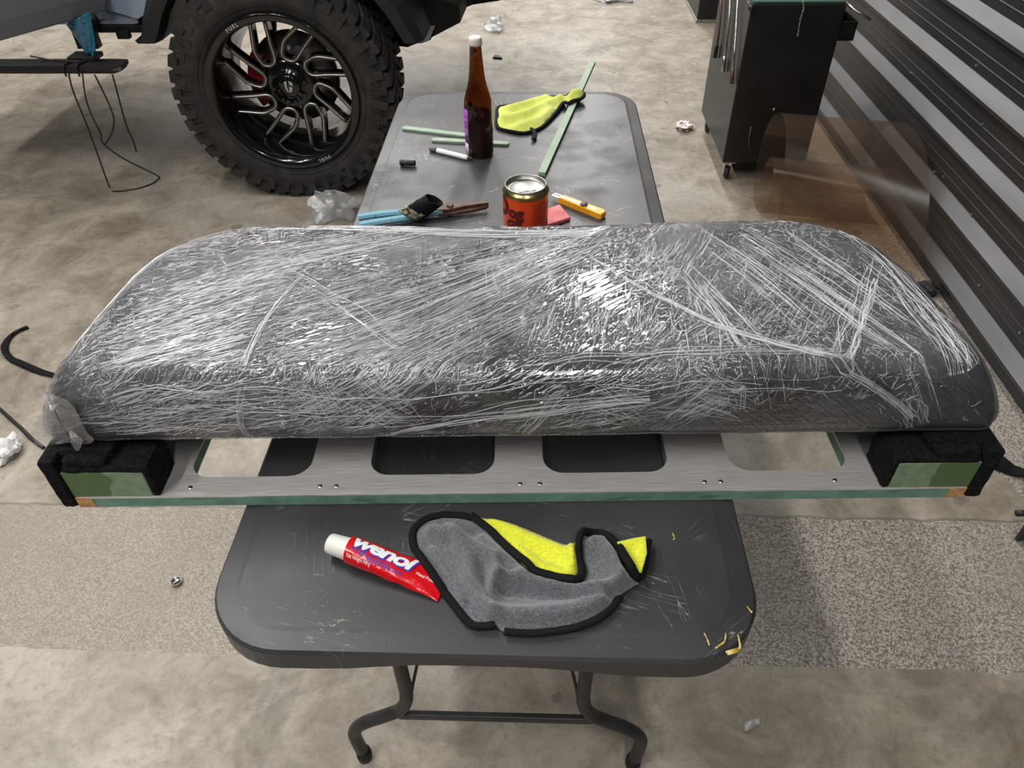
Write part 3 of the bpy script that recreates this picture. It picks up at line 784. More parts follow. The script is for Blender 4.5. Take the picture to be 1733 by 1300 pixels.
for a, b in zip([(0.0815, 0.7671, 0.948), (0.1348, 0.7557, 0.948), (0.2135, 0.7693, 0.948), (0.2882, 0.7584, 0.948), (0.1678, 0.9205, 0.948), (0.3386, 0.8096, 0.948)], [(0.2083, 1.0375, 0.948), (0.2859, 1.0034, 0.948), (0.3858, 1.0047, 0.948), (0.4133, 0.9396, 0.948), (0.2415, 1.0746, 0.948), (0.4622, 0.9888, 0.948)]):
    bundle(a, b, 60, 0.05, 0.006, 0.06, 0.0002, 0.0005, 0.14, 0.003)
for a, b in zip([(-0.0038, 0.7294, 0.948), (0.0573, 0.7423, 0.948), (0.104, 0.7552, 0.948), (0.2116, 0.7571, 0.948), (-0.0367, 0.8034, 0.948)], [(0.0467, 0.9343, 0.948), (0.0842, 0.9837, 0.948), (0.1331, 0.92, 0.948), (0.2175, 0.9689, 0.948), (-0.0611, 0.9818, 0.948)]):
    bundle(a, b, 14, 0.03, 0.015, 0.09, 0.0003, 0.0006, 0.10, 0.002)
for a, b in zip([(-0.3832, 0.712, 0.8509), (-0.2768, 0.712, 0.853), (-0.1638, 0.712, 0.8496), (-0.0429, 0.712, 0.852), (0.0763, 0.712, 0.86), (0.1545, 0.712, 0.8671), (-0.2709, 0.712, 0.8864), (-0.1757, 0.712, 0.8881), (0.1913, 0.712, 0.8841), (0.2737, 0.712, 0.8964)], [(-0.2375, 0.712, 0.8978), (-0.1599, 0.712, 0.8884), (-0.2187, 0.712, 0.9191), (0.113, 0.712, 0.8934), (0.2263, 0.712, 0.906), (0.0788, 0.712, 0.9443), (-0.2926, 0.712, 0.9384), (-0.2311, 0.712, 0.9394), (0.227, 0.712, 0.9467), (0.2196, 0.712, 0.9466)]):
    bundle(a, b, 34, 0.03, 0.012, 0.11, 0.0002, 0.0005, 0.12, 0.002)
for a, b in zip([(-0.6543, 0.695, 0.8625), (-0.63, 0.695, 0.8719), (-0.5936, 0.695, 0.8614), (-0.5198, 0.695, 0.8872), (-0.4626, 0.695, 0.8663)], [(-0.4611, 0.695, 0.9222), (-0.3712, 0.695, 0.9112), (-0.3739, 0.695, 0.9006), (-0.3809, 0.695, 0.8723), (-0.2645, 0.695, 0.9026)]):
    bundle(a, b, 15, 0.022, 0.01, 0.12, 0.0002, 0.0006, 0.10, 0.002)
# short white strands painting glints over the whole sheet
for _ in range(4600):
    x = rnd.uniform(-0.62, 0.60); y = rnd.uniform(-0.04, 0.42)
    if nz(x * 9 + 3, y * 9) < (-0.05 if x < -0.1 else 0.08): continue
    an = (0.4 if x < -0.15 else (0.9 if x < 0.25 else rnd.choice((-0.7, 0.9, 0.9)))) + rnd.gauss(0, 0.5); l = rnd.uniform(0.004, 0.018)
    strand((x, y), (x + math.cos(an) * l, y + math.sin(an) * l), rnd.uniform(0.00025, 0.00055), 0.001)
# pulled-together bands
rope([(0.0069, 1.0683, 0.95), (0.0839, 0.9805, 0.95), (0.1485, 0.902, 0.95), (0.194, 0.859, 0.95), (0.2436, 0.812, 0.95), (0.3072, 0.7772, 0.95), (0.3558, 0.7571, 0.95), (0.4046, 0.7437, 0.95), (0.4605, 0.7125, 0.95), (0.5048, 0.6786, 0.95)], 0.01, 28, 0.00025, 0.0007)
rope([(0.5124, 0.9863, 0.95), (0.4729, 0.9069, 0.95), (0.4365, 0.8352, 0.95), (0.4123, 0.789, 0.95), (0.3947, 0.7506, 0.95)], 0.030, 30, 0.00025, 0.0007)
rope([(-0.3394, 0.9179, 0.95), (-0.359, 0.8575, 0.95), (-0.3707, 0.7796, 0.95), (-0.3723, 0.7181, 0.95)], 0.014, 13, 0.00025, 0.0007)
rope([(-0.3754, 0.706, 0.9322), (-0.3877, 0.706, 0.89), (-0.3899, 0.706, 0.8624), (-0.3844, 0.706, 0.8386)], 0.01, 22, 0.00025, 0.0007)
rope([(-0.39, 0.9411, 0.95), (-0.3131, 0.8802, 0.95), (-0.2426, 0.8242, 0.95), (-0.1758, 0.7601, 0.95)], 0.03, 9, 0.00025, 0.0007)
rope([(-0.3515, 0.6864, 0.95), (-0.2524, 0.6772, 0.95), (-0.1503, 0.6846, 0.95), (-0.0407, 0.7034, 0.95), (0.0717, 0.726, 0.95), (0.1708, 0.7395, 0.95), (0.2923, 0.7441, 0.95), (0.3971, 0.7436, 0.95)], 0.05, 13, 0.00025, 0.0007)
rope([(-0.5909, 0.682, 0.95), (-0.4829, 0.6952, 0.95), (-0.3773, 0.6972, 0.95), (-0.2572, 0.6994, 0.95)], 0.05, 16, 0.00025, 0.0007)
rope([(0.2157, 0.9576, 0.95), (0.2388, 0.8812, 0.95), (0.2539, 0.8255, 0.95), (0.2629, 0.7677, 0.95)], 0.0125, 9, 0.00025, 0.0007)
rope([(0.2501, 0.72, 0.9694), (0.2611, 0.72, 0.9502), (0.2711, 0.72, 0.9253), (0.2752, 0.72, 0.8888)], 0.01, 7, 0.00025, 0.0007)
rope([(0.0414, 0.712, 0.9438), (0.0273, 0.712, 0.913), (0.0009, 0.712, 0.8696), (-0.0149, 0.712, 0.8446)], 0.0175, 14, 0.00025, 0.0007)
rope([(-0.214, 0.712, 0.8371), (-0.1627, 0.712, 0.8609), (-0.066, 0.712, 0.8793), (0.0433, 0.712, 0.8943), (0.1498, 0.712, 0.9089)], 0.02, 18, 0.00025, 0.0007)
rope([(-0.6154, 0.7397, 0.93), (-0.6194, 0.8379, 0.93), (-0.6126, 0.9358, 0.93), (-0.5834, 1.0301, 0.93)], 0.03, 22, 0.00025, 0.0007)
rope([(0.4846, 1.0803, 0.93), (0.5135, 0.9928, 0.93), (0.5314, 0.892, 0.93), (0.5446, 0.7974, 0.93), (0.5509, 0.7464, 0.93)], 0.05, 34, 0.00025, 0.0007)
rope([(-0.4715, 1.0627, 0.95), (-0.3362, 1.0681, 0.95), (-0.1994, 1.0621, 0.95), (-0.0455, 1.0565, 0.95), (0.0877, 1.0581, 0.95)], 0.025, 24, 0.00025, 0.0007)
rope([(0.4824, 0.7129, 0.95), (0.5007, 0.6859, 0.95), (0.5181, 0.6601, 0.95)], 0.0375, 18, 0.00025, 0.0007)
crease_glint = cr.build('film_creases_and_glints', M['crease_glint'], cush)
crease_glint['kind'] = 'stuff'
def seam(pts, r=0.0016):
    P = [on_film(*uv_of(p)) for p in pts]
    P = [a - b * 0.0035 for a, b in P if a is not None]
    MB().tube(catmull(P, 5), r, 6).build('seam', M['seam'], cush)
seam([(-0.5801, 0.712, 0.8741), (-0.376, 0.712, 0.8801), (-0.1599, 0.712, 0.8884), (0.0432, 0.712, 0.8985), (0.1505, 0.712, 0.9026), (0.3013, 0.712, 0.9095), (0.4487, 0.712, 0.9182)])
seam([(-0.1809, 1.0509, 0.948), (-0.1693, 0.9312, 0.948), (-0.156, 0.8014, 0.948), (-0.1454, 0.7152, 0.948)], 0.0022)
seam([(0.1908, 1.0646, 0.948), (0.1939, 0.9364, 0.948), (0.1955, 0.8072, 0.948), (0.1928, 0.7329, 0.948)], 0.0022)
# loose gathered film at the near corner
def film_flap(pts, name, lift, seed):
    loc = [BI @ Vector(p) for p in pts]
    cx = sum(p.x for p in loc) / len(loc); cy = sum(p.y for p in loc) / len(loc)
    rows = []
    for k in range(5):
        f = 1 - k / 4 * 0.96
        rows.append([(cx + (p.x - cx) * f + 0.003 * nz(i * 2.1, k * 1.7, seed), cy + (p.y - cy) * f, p.z + lift + 0.012 * (1 - f) + 0.007 * nz(i * 3.3, k * 2.2, seed + 4)) for i, p in enumerate(loc)])
    rows = [[tuple(q) for q in catmull(r, 3, closed=True)] for r in rows]
    m = MB(); m.grid(rows, closed=True); return m.build(name, M['litter_film'], cush)
film_flap([(-0.6765, 0.68, 0.8408), (-0.6587, 0.68, 0.8773), (-0.63, 0.68, 0.9102), (-0.6063, 0.68, 0.9293), (-0.5947, 0.68, 0.9108), (-0.5955, 0.68, 0.8697), (-0.5913, 0.68, 0.854), (-0.6024, 0.68, 0.8424), (-0.6251, 0.68, 0.8465), (-0.6476, 0.68, 0.8414)], 'film_tail', 0.0, 1)
film_flap([(-0.6175, 0.672, 0.8595), (-0.6034, 0.672, 0.8665), (-0.5999, 0.672, 0.8553), (-0.6139, 0.672, 0.8367), (-0.6186, 0.672, 0.8412)], 'film_tail', 0.0, 3)
film_flap([(-0.6502, 0.7017, 0.9), (-0.6581, 0.7202, 0.9), (-0.6492, 0.7251, 0.9), (-0.6358, 0.7113, 0.9), (-0.6304, 0.6907, 0.9), (-0.6375, 0.6861, 0.9)], 'film_tail', 0.0, 6)

# ------------------------------------------------------------------ pickup truck (front corner in view)
truck = thing('pickup_truck', 'raised grey-blue pickup truck with black alloy wheel and off-road tyre', 'truck', (-1.03, 3.15, 0.0))
def tk(mb, name, mat, parent=None): return mb.xform(Matrix.Translation((1.03, -3.15, 0))).build(name, mat, parent or truck)
WX, WZ = -1.035, 0.447
def ring_tf(ang, r, y):
    """frame at a place on the wheel: columns tangent, y, radial"""
    ca, sa = math.cos(ang), math.sin(ang)
    m = Matrix(((-sa, 0, ca), (0, 1, 0), (ca, 0, sa))).to_4x4()
    m.translation = (WX + r * ca, y, WZ + r * sa)
    return m
tp = [(0.290, 3.032), (0.300, 3.012), (0.325, 3.000), (0.36, 2.992), (0.395, 2.996), (0.42, 3.006), (0.434, 3.022), (0.438, 3.05), (0.439, 3.16), (0.438, 3.27), (0.43, 3.30), (0.40, 3.315), (0.34, 3.32), (0.29, 3.29), (0.288, 3.16), (0.290, 3.032)]
mb = MB().lathe([(r, y) for r, y in tp], 96, 'y', (WX, 0, WZ))
def lug(ang, y0, y1, r0, r1, w, skew=0.0, taper=0.85):
    tf = ring_tf(ang, 0, 0); tf.translation = (WX, 0, WZ)
    vs = []
    for r, k in ((r0, 1.0), (r1, taper)):
        for y, sk in ((y0, -skew), (y1, skew)):
            for s in (-1, 1): vs.append(tf @ Vector((s * w / 2 * k + sk, y, r)))
    mb.add(vs, [(0, 1, 3, 2), (4, 6, 7, 5), (0, 4, 5, 1), (2, 3, 7, 6), (0, 2, 6, 4), (1, 5, 7, 3)])
NL = 42
for k in range(NL):
    a = 2 * math.pi * k / NL; st = 2 * math.pi / NL
    lug(a, 2.998 if k % 2 else 3.004, 3.075, 0.412, 0.450, 0.054, 0.006)
    lug(a + 0.3 * st, 2.992, 3.012, 0.372 if k % 2 else 0.385, 0.428, 0.034, 0.0)
    lug(a + 0.45 * st, 3.085, 3.150, 0.43, 0.450, 0.046, 0.020)
    lug(a + 0.15 * st, 3.160, 3.225, 0.43, 0.450, 0.046, -0.020)
    lug(a + 0.5 * st, 3.235, 3.312, 0.41, 0.450, 0.054, -0.006)
for rr_ in (0.335, 0.347):
    mb.lathe([(rr_ - 0.002, 2.9985), (rr_, 2.9945), (rr_ + 0.002, 2.9945)], 96, 'y', (WX, 0, WZ))
tire = tk(mb, 'tire', M['rubber']); tire['label'] = 'chunky black off-road tyre'
def arc_text(body, size, r, mid_deg, y, depth, name, mat, parent, off=0.0, flip=False, spacing=1.05):
    vs, fs = text_mesh(body, size, 0.0, off, depth, spacing)
    out = []
    for v in vs:
        rad = r + v.y; a = R(mid_deg) - v.x / r
        out.append((WX + rad * math.cos(a), y - v.z, WZ + rad * math.sin(a)))
    tk(MB().add(out, fs), name, mat, parent)
arc_text('FUEL', 0.052, 0.378, 185, 2.9935, 0.0022, 'tyre_lettering', M['rubber'], tire, 0.001, spacing=1.5)
arc_text('GRIPPER', 0.050, 0.378, -8, 2.9935, 0.0022, 'tyre_lettering', M['rubber'], tire, 0.001, spacing=1.3)
arc_text('M/T', 0.046, 0.378, -62, 2.9935, 0.0022, 'tyre_lettering', M['rubber'], tire, 0.001, spacing=1.3)
rim = tk(MB().lathe([(0.291, 3.035), (0.297, 3.012), (0.306, 3.000), (0.312, 2.997), (0.309, 2.993), (0.296, 2.996), (0.283, 3.000), (0.279, 3.006), (0.272, 3.03), (0.264, 3.075), (0.260, 3.12), (0.252, 3.17), (0.250, 3.27), (0.258, 3.285), (0.288, 3.28)], 96, 'y', (WX, 0, WZ)), 'wheel_rim', M['gloss_black'])
rim['label'] = 'gloss black deep dish alloy rim'
hub = MB().lathe([(0.0, 3.098), (0.042, 3.098), (0.046, 3.103), (0.05, 3.112), (0.085, 3.118), (0.104, 3.124), (0.108, 3.135), (0.10, 3.165), (0.0, 3.17)], 48, 'y', (WX, 0, WZ))
for k in range(8):
    a = 2 * math.pi * k / 8 + 0.2
    hub.lathe([(0.0, 3.106), (0.007, 3.106), (0.009, 3.112), (0.009, 3.13)], 6, 'y', (WX + 0.067 * math.cos(a), 0, WZ + 0.067 * math.sin(a)), smooth=False)
tk(hub, 'hub', M['gloss_black'], rim)
cap = MB()
for p in ([(-0.017, 0.020), (-0.005, 0.024), (-0.008, 0.002), (-0.003, -0.024), (-0.013, -0.012)], [(0.002, 0.024), (0.018, 0.018), (0.018, 0.004), (0.006, 0.008), (0.004, 0.016)], [(0.002, 0.0), (0.016, -0.002), (0.010, -0.018), (0.0, -0.024)]):
    n = len(p); cap.add([(WX + x, 3.0975, WZ + z) for x, z in p] + [(WX + x, 3.0945, WZ + z) for x, z in p], [tuple(range(n)), tuple(range(n, 2 * n))] + [(i, (i + 1) % n, n + (i + 1) % n, n + i) for i in range(n)])
tk(cap, 'centre_emblem', M['silver_print'], rim)
S_ = 0.000690
U = [(66, 362), (64, 250), (58, 160), (70, 128), (100, 112), (132, 118), (152, 150), (168, 200), (160, 285), (152, 368)]
def pol(p, k, dep):
    a = k * math.pi / 4; x, z = p[0] * S_, -p[1] * S_
    r = math.hypot(x, z); y = 3.118 - 0.012 * max(0.0, (r - 0.1) / 0.15) + dep
    return Vector((WX + x * math.cos(a) - z * math.sin(a), y, WZ + x * math.sin(a) + z * math.cos(a)))
for k in range(8):
    path = [pol(p, k, 0.0) for p in U]
    bar = MB()
    for i in range(len(path) - 1):
        a, b = path[i], path[i + 1]; d = (b - a); L = d.length; d.normalize()
        side = d.cross(Vector((0, 1, 0))).normalized(); e = d * 0.006
        w0 = 0.009 if 0 < i < 8 else 0.0085
        q = [a - e - side * w0, a - e + side * w0, b + e + side * w0, b + e - side * w0]
        t_ = [p + Vector((0, 0.0, 0)) for p in q]; u_ = [p + Vector((0, 0.045, 0)) for p in q]
        bar.add(t_ + u_, [(0, 1, 2, 3), (7, 6, 5, 4), (0, 4, 5, 1), (1, 5, 6, 2), (2, 6, 7, 3), (3, 7, 4, 0)])
    # prong feet running out to the barrel
    for p in (U[0], U[-1]):
        a = pol(p, k, 0.0); c0 = Vector((WX, a.y, WZ)); dr = (a - c0).normalized(); b = c0 + dr * 0.266; side = dr.cross(Vector((0, 1, 0)))
        q = [a - side * 0.0085, a + side * 0.0085, b + side * 0.010, b - side * 0.010]; u_ = [p_ + Vector((0, 0.05, 0)) for p_ in q]
        q = [q[0], q[1], q[2] + Vector((0, 0.012, 0)), q[3] + Vector((0, 0.012, 0))]
        bar.add(q + u_, [(0, 1, 2, 3), (7, 6, 5, 4), (0, 4, 5, 1), (1, 5, 6, 2), (2, 6, 7, 3), (3, 7, 4, 0)])
    sp = tk(bar, 'spoke', M['gloss_black'], rim)
    edge = MB().tube(catmull([pol(p, k, -0.001) for p in U], 5), [0.0033] * 46, 6)
    tk(edge, 'milled_edge', M['milled'], rim)
arc_text('FUEL', 0.019, 0.2945, 118, 2.9945, 0.0008, 'rim_lettering', M['silver_print'], rim, 0.0006, spacing=1.5)
arc_text('FUEL', 0.019, 0.2945, -65, 2.9945, 0.0008, 'rim_lettering', M['silver_print'], rim, 0.0006, spacing=1.5)
tk(MB().lathe([(0.06, 3.215), (0.185, 3.215), (0.185, 3.24), (0.06, 3.24)], 48, 'y', (WX, 0, WZ)), 'brake_disc', M['disc'])
cal = MB()
for k in range(9):
    a0 = R(148 + k * 8)
    tf = ring_tf(a0, 0.150, 3.205)
    cal.box((0, 0, 0), (0.030, 0.055, 0.085), tf.to_3x3(), 0.006); b = cal
    cal.v[-len(cal.v) // (k + 1):] = [tuple(Vector(p) + tf.translation) for p in cal.v[-len(cal.v) // (k + 1):]]
tk(cal, 'brake_caliper', M['red_brake'])
# body pieces around the wheel
tk(MB().box((-2.46, 3.27, 0.75), (1.70, 0.22, 0.17), bev=0.03), 'rocker_panel', M['body_paint'])
fl = MB(); rows = []
for k in range(25):
    a = R(-8 + 196 * k / 24)
    rows.append([(WX + r * math.cos(a) * 1.02, y, max(0.62, WZ + r * math.sin(a))) for r, y in ((0.50, 3.32), (0.50, 3.14), (0.515, 3.09), (0.56, 3.09), (0.59, 3.13), (0.595, 3.32))])
fl.grid(rows, closed=True, smooth=False)
tk(fl, 'fender_flare', M['black_plastic'])
fe = MB()
arch = [(WX + 0.585 * math.cos(R(a)), WZ + 0.585 * math.sin(R(a))) for a in range(32, 153, 8)]
poly = [(-0.47, 0.84), (-0.44, 1.18), (-1.74, 1.22), (-1.74, 0.74), (-1.60, 0.70)] + list(reversed(arch))
n = len(poly)
fe.add([(x, 3.14, z) for x, z in poly] + [(x, 3.20, z) for x, z in poly], [tuple(range(n)), tuple(range(n, 2 * n))] + [(i, (i + 1) % n, n + (i + 1) % n, n + i) for i in range(n)])
tk(fe, 'front_fender', M['body_paint'])
tk(MB().box((-1.05, 4.02, 1.20), (1.42, 1.66, 0.05), bev=0.02), 'bonnet', M['body_paint'])
# wheel well liner, chassis and bumper: black shapes behind the tyre
tk(MB().box((-1.05, 3.66, 0.93), (1.25, 0.62, 0.46), bev=0.03), 'wheel_well_liner', M['underbody'])
ch = MB().box((-2.2, 3.62, 0.70), (2.6, 0.12, 0.14), bev=0.01).box((-2.2, 4.40, 0.70), (2.6, 0.12, 0.14), bev=0.01).box((-1.75, 4.0, 0.73), (1.9, 1.2, 0.12), bev=0.02)
ch.tube([(-1.02, 3.30, 0.447), (-1.02, 3.75, 0.50)], 0.035, 10).tube([(-1.2, 3.4, 0.40), (-1.3, 3.95, 0.62)], 0.022, 8)
tk(ch, 'chassis', M['underbody'])
bp = [(-0.8152, 3.4457, 0.52), (-0.5676, 3.3644, 0.52), (-0.473, 3.5101, 0.52), (-0.3684, 3.7201, 0.52), (-0.3571, 3.9719, 0.52), (-0.3307, 4.0128, 0.52), (-0.1984, 4.0849, 0.52), (-0.1648, 4.3191, 0.52)]
P2 = [(p[0], p[1]) for p in bp]
P2 = P2 + [(-0.28, 5.0), (-0.62, 5.0), (-0.72, 3.62)]
bpm = MB().prism(P2, 0.52, 0.80)
tk(bpm, 'front_bumper', M['underbody'])
tk(MB().box((-0.42, 3.62, 0.66), (0.16, 0.03, 0.04), Matrix.Rotation(0.5, 3, 'Z') @ Matrix.Rotation(0.35, 3, 'Y'), 0.004), 'bumper_bracket', M['steel_black'])
# open front door
dh = Vector((-1.708, 3.127, 0)); dd = Vector((-0.221, -0.373, 0)).normalized(); dn = Vector((dd.y, -dd.x, 0))
dm = MB(); rows = []
prof_d = [(0.0, 0.745), (0.006, 0.738), (0.05, 0.74), (0.055, 0.76), (0.06, 1.20), (0.05, 1.28), (0.005, 1.28), (-0.012, 1.05), (-0.008, 0.80)]
for s in (0.0, 0.02, 0.5, 0.98, 1.0):
    rows.append([tuple(dh + dd * s + dn * (w - 0.02) + Vector((0, 0, z + (0.03 if s in (0.0, 1.0) and z < 0.8 else 0)))) for w, z in prof_d])
dm.grid(rows, closed=True, smooth=False); n = len(prof_d)
dm.add(rows[0], [tuple(range(n))]); dm.add(rows[-1], [tuple(range(n))])
tk(dm, 'open_door', M['door_paint'])
tk(MB().box((-2.55, 3.21, 1.02), (1.55, 0.06, 0.40)), 'doorway_shade_panel', M['underbody'])  # thin black slab painting the shade inside the open doorway
# running board
rb = MB(); pr = [(2.935, 0.585), (2.935, 0.568), (2.945, 0.553), (2.99, 0.553), (3.02, 0.560), (3.02, 0.585)]
rows = [[(-3.4, y, z) for y, z in pr], [(-1.665, y, z) for y, z in pr], [(-1.63, y + (0.012 if y < 2.94 else -0.005), z if z > 0.58 else z + 0.012) for y, z in pr]]
rb.grid(rows, closed=True, smooth=False); rb.add(rows[0], [tuple(range(6))]); rb.add(rows[-1], [tuple(range(6))])
board = tk(rb, 'running_board', M['black_plastic'])
tk(MB().box((-1.80, 3.02, 0.594), (0.11, 0.08, 0.018), bev=0.004).box((-1.775, 3.08, 0.66), (0.03, 0.04, 0.10)).box((-1.83, 3.08, 0.66), (0.025, 0.04, 0.10)).tube([(-1.80, 3.07, 0.62), (-1.79, 3.2, 0.72)], 0.022, 8), 'step_bracket', M['black_plastic'])
tk(MB().box((-1.72, 3.22, 0.655), (0.24, 0.12, 0.03), bev=0.006).box((-1.69, 3.16, 0.635), (0.05, 0.03, 0.03), bev=0.004), 'sill_underside', M['underbody'])

# loose cable hanging from the step
wires = thing('loose_wire', 'thin black wire looped over the step and trailing on the floor', 'wire', (-1.75, 2.93, 0.0))
def wr(pts, r=0.0032): MB().tube(catmull(pts, 6), r, 6).xform(Matrix.Translation((1.75, -2.93, 0))).build('wire_strand', M['cable'], wires)
up1 = [(-1.8286, 2.93, 0.5732), (-1.8403, 2.93, 0.5507), (-1.8492, 2.93, 0.4886), (-1.8492, 2.93, 0.4055), (-1.8491, 2.93, 0.3317)]; up2 = [(-1.7769, 2.93, 0.5732), (-1.786, 2.93, 0.5507), (-1.8083, 2.93, 0.4652), (-1.8125, 2.93, 0.3934), (-1.8044, 2.93, 0.3193), (-1.8094, 2.93, 0.2736)]
fl1 = [(p[0], p[1], 0.004) for p in [(-1.9482, 3.0733, 0), (-1.9062, 3.0337, 0), (-1.821, 3.0573, 0), (-1.7656, 3.1099, 0), (-1.7557, 3.1692, 0)]] + [(-1.7492, 3.13, 0.0397)] + [(-1.7528, 3.05, 0.1093)] + [(-1.768, 2.95, 0.2049)]
wr(up1 + [tuple(Vector(up1[-1]).lerp(Vector(fl1[0]), 0.5))] + fl1 + list(reversed(up2)))
wr([(-1.737, 2.93, 0.5552), (-1.7299, 2.93, 0.5003), (-1.7231, 2.93, 0.4297), (-1.7287, 2.93, 0.3691), (-1.7625, 2.93, 0.3118), (-1.8029, 2.93, 0.271)])
wr([(-1.6664, 2.93, 0.5551), (-1.6722, 2.93, 0.4887), (-1.6791, 2.93, 0.4177), (-1.6837, 2.93, 0.3445), (-1.6789, 2.93, 0.2816), (-1.6827, 2.93, 0.2352)])
wr([(-1.961, 2.93, 0.6243), (-1.9183, 2.93, 0.6155), (-1.8577, 2.93, 0.6044), (-1.7784, 2.93, 0.6044), (-1.8055, 2.93, 0.6066), (-1.8652, 2.93, 0.6089), (-1.9278, 2.93, 0.6045)])
for x in (-1.852, -1.799):
    wr([(x, 2.930, 0.548), (x, 2.929, 0.570), (x + 0.004, 2.931, 0.589), (x + 0.012, 2.96, 0.590), (x + 0.02, 3.0, 0.590)], 0.004)

# blue masking film hanging at the sill
bl = []
edge_a = [(-1.8167, 3, 0.7174), (-1.8134, 3, 0.6917), (-1.8026, 3, 0.6614), (-1.7897, 3, 0.635), (-1.7774, 3, 0.6128)]; edge_b = [(-1.6992, 2.98, 0.7688), (-1.6997, 2.98, 0.727), (-1.7064, 2.98, 0.6802), (-1.7193, 2.98, 0.6411), (-1.7402, 2.98, 0.6058)]
for i in range(9):
    t = i / 8; row = []
    for j in range(5):
        a = Vector(edge_a[j]); b = Vector(edge_b[j]); p = a.lerp(b, t)
        row.append((p.x, p.y + 0.012 * math.sin(t * 9 + j), p.z + 0.006 * nz(i * 1.3, j * 1.9)))
    bl.append(row)
rows = [[tuple(q) for q in catmull(r, 4)] for r in bl]
bo = MB().grid(rows).build('blue_masking_film', M['blue_film'], None, (-1.80, 2.99, 0.62))
tag(bo, 'torn translucent blue masking film hanging from the truck sill', 'plastic film'); solidify(bo, 0.0006)

# ------------------------------------------------------------------ tool cabinet and neighbour
cab = thing('tool_cabinet', 'tall black metal tool cabinet on casters against the ribbed wall', 'cabinet', (1.007, 3.455, 0.0))
def cb(mb, name, mat, parent=None): return mb.xform(Matrix.Translation((-1.007, -3.455, 0))).build(name, mat, parent or cab)
cb(MB().box((1.007, 3.455, 0.415), (0.365, 0.59, 0.65), bev=0.006), 'body', M['cabinet'])
cb(MB().box((1.007, 3.455, 0.744), (0.352, 0.575, 0.008), bev=0.002), 'top_mat', M['cabinet_mat'])
for (px_, py_) in ((0.86, 3.20), (1.155, 3.20), (0.86, 3.71), (1.155, 3.71)):
    c_ = cb(MB().box((px_, py_, 0.085), (0.055, 0.055, 0.008)).box((px_ - 0.014, py_, 0.055), (0.004, 0.03, 0.06)).box((px_ + 0.014, py_, 0.055), (0.004, 0.03, 0.06)), 'caster', M['steel'])
    cb(MB().lathe([(0.0, -0.010), (0.024, -0.010), (0.028, -0.005), (0.028, 0.005), (0.024, 0.010), (0.0, 0.010)], 18, 'x', (px_, py_, 0.030)), 'caster_wheel', M['black_plastic'], c_)
cb(MB().box((0.83, 3.185, 0.735), (0.035, 0.045, 0.016), bev=0.003).lathe([(0.0, 0.0), (0.010, 0.0), (0.010, 0.02), (0.0, 0.02)], 12, 'z', (0.822, 3.155, 0.72)), 'corner_bracket', M['steel_black'])
tray = cb(MB().box((1.225, 3.26, 0.60), (0.07, 0.15, 0.004)).box((1.258, 3.26, 0.635), (0.004, 0.15, 0.07)).box((1.225, 3.187, 0.635), (0.07, 0.004, 0.07)).box((1.225, 3.333, 0.635), (0.07, 0.004, 0.07)), 'side_tray', M['cabinet'])
cb(MB().tube([(1.20, 3.20, 0.735), (1.20, 3.12, 0.735), (1.27, 3.10, 0.70)], 0.006, 8), 'rail', M['steel'], tray)
dot = MB().lathe([(0.0, -0.002), (0.005, -0.0015), (0.006, 0.0)], 8, 'y', (1.00, 3.16, 0.33))
cb(dot, 'rivet', M['steel'])
cb(MB().tube([(0.9172, 3.157, 0.2576), (0.9191, 3.157, 0.2103), (0.9261, 3.157, 0.1621)], 0.0022, 5), 'scratch_strip', M['grey_knob'])
for pts, r, lab in (([(0.812, 3.6684, 0.6743), (0.812, 3.6087, 0.5685), (0.812, 3.5864, 0.5001), (0.812, 3.587, 0.4541)], 0.0055, 'dark brown steel bar hanging farthest along the cabinet side'),
                    ([(0.812, 3.4891, 0.7177), (0.812, 3.4416, 0.6146), (0.812, 3.4129, 0.5153), (0.812, 3.399, 0.4581)], 0.0055, 'bright chrome ratchet bar hanging in the middle of the cabinet side'),
                    ([(0.812, 3.3555, 0.737), (0.812, 3.3014, 0.6306), (0.812, 3.2523, 0.5414), (0.812, 3.22, 0.4688)], 0.0050, 'rusty chrome bar hanging nearest the cabinet corner')):
    h = thing('hanging_bar', lab, 'tool bar', pts[-1], 0, 'bars hung on the cabinet side')
    m = M['rust'] if 'brown' in lab else M['steel']
    L = Vector(pts[-1]); q = [Vector(p) - L for p in pts]
    MB().tube(q, r, 10).build('shaft', m, h)
    e = (q[-1] - q[-2]).normalized()
    MB().tube([q[-1] - e * 0.012, q[-1], q[-1] + e * 0.05, q[-1] + e * 0.052], [r, r * 1.7, r * 1.7, r], 12).build('socket_end', M['black_plastic'] if 'brown' in lab else (M['steel'] if 'bright' in lab else M['rust']), h)
ch_pts = catmull([(1.0154, 3.153, 0.753), (1.0239, 3.153, 0.7278), (1.0221, 3.153, 0.698), (1.0226, 3.153, 0.6678), (1.0263, 3.153, 0.6239)], 8)
chn = thing('key_chain', 'short steel chain dangling down the cabinet front', 'chain', ch_pts[-1], 0)
L = Vector(ch_pts[-1])
for i in range(0, len(ch_pts) - 1, 2):
    a, b = Vector(ch_pts[i]) - L, Vector(ch_pts[i + 1]) - L
    d = (b - a); c_ = (a + b) / 2; ring = []
    ax = Vector((1, 0, 0)) if (i // 2) % 2 else Vector((0, 1, 0))
    dz = d.normalized()
    for k in range(9):
        t = 2 * math.pi * k / 8; ring.append(c_ + dz * math.cos(t) * d.length * 0.9 + ax * math.sin(t) * 0.0035)
    MB().tube(ring, 0.0011, 5, cap=False).build('chain_link', M['steel'], chn)

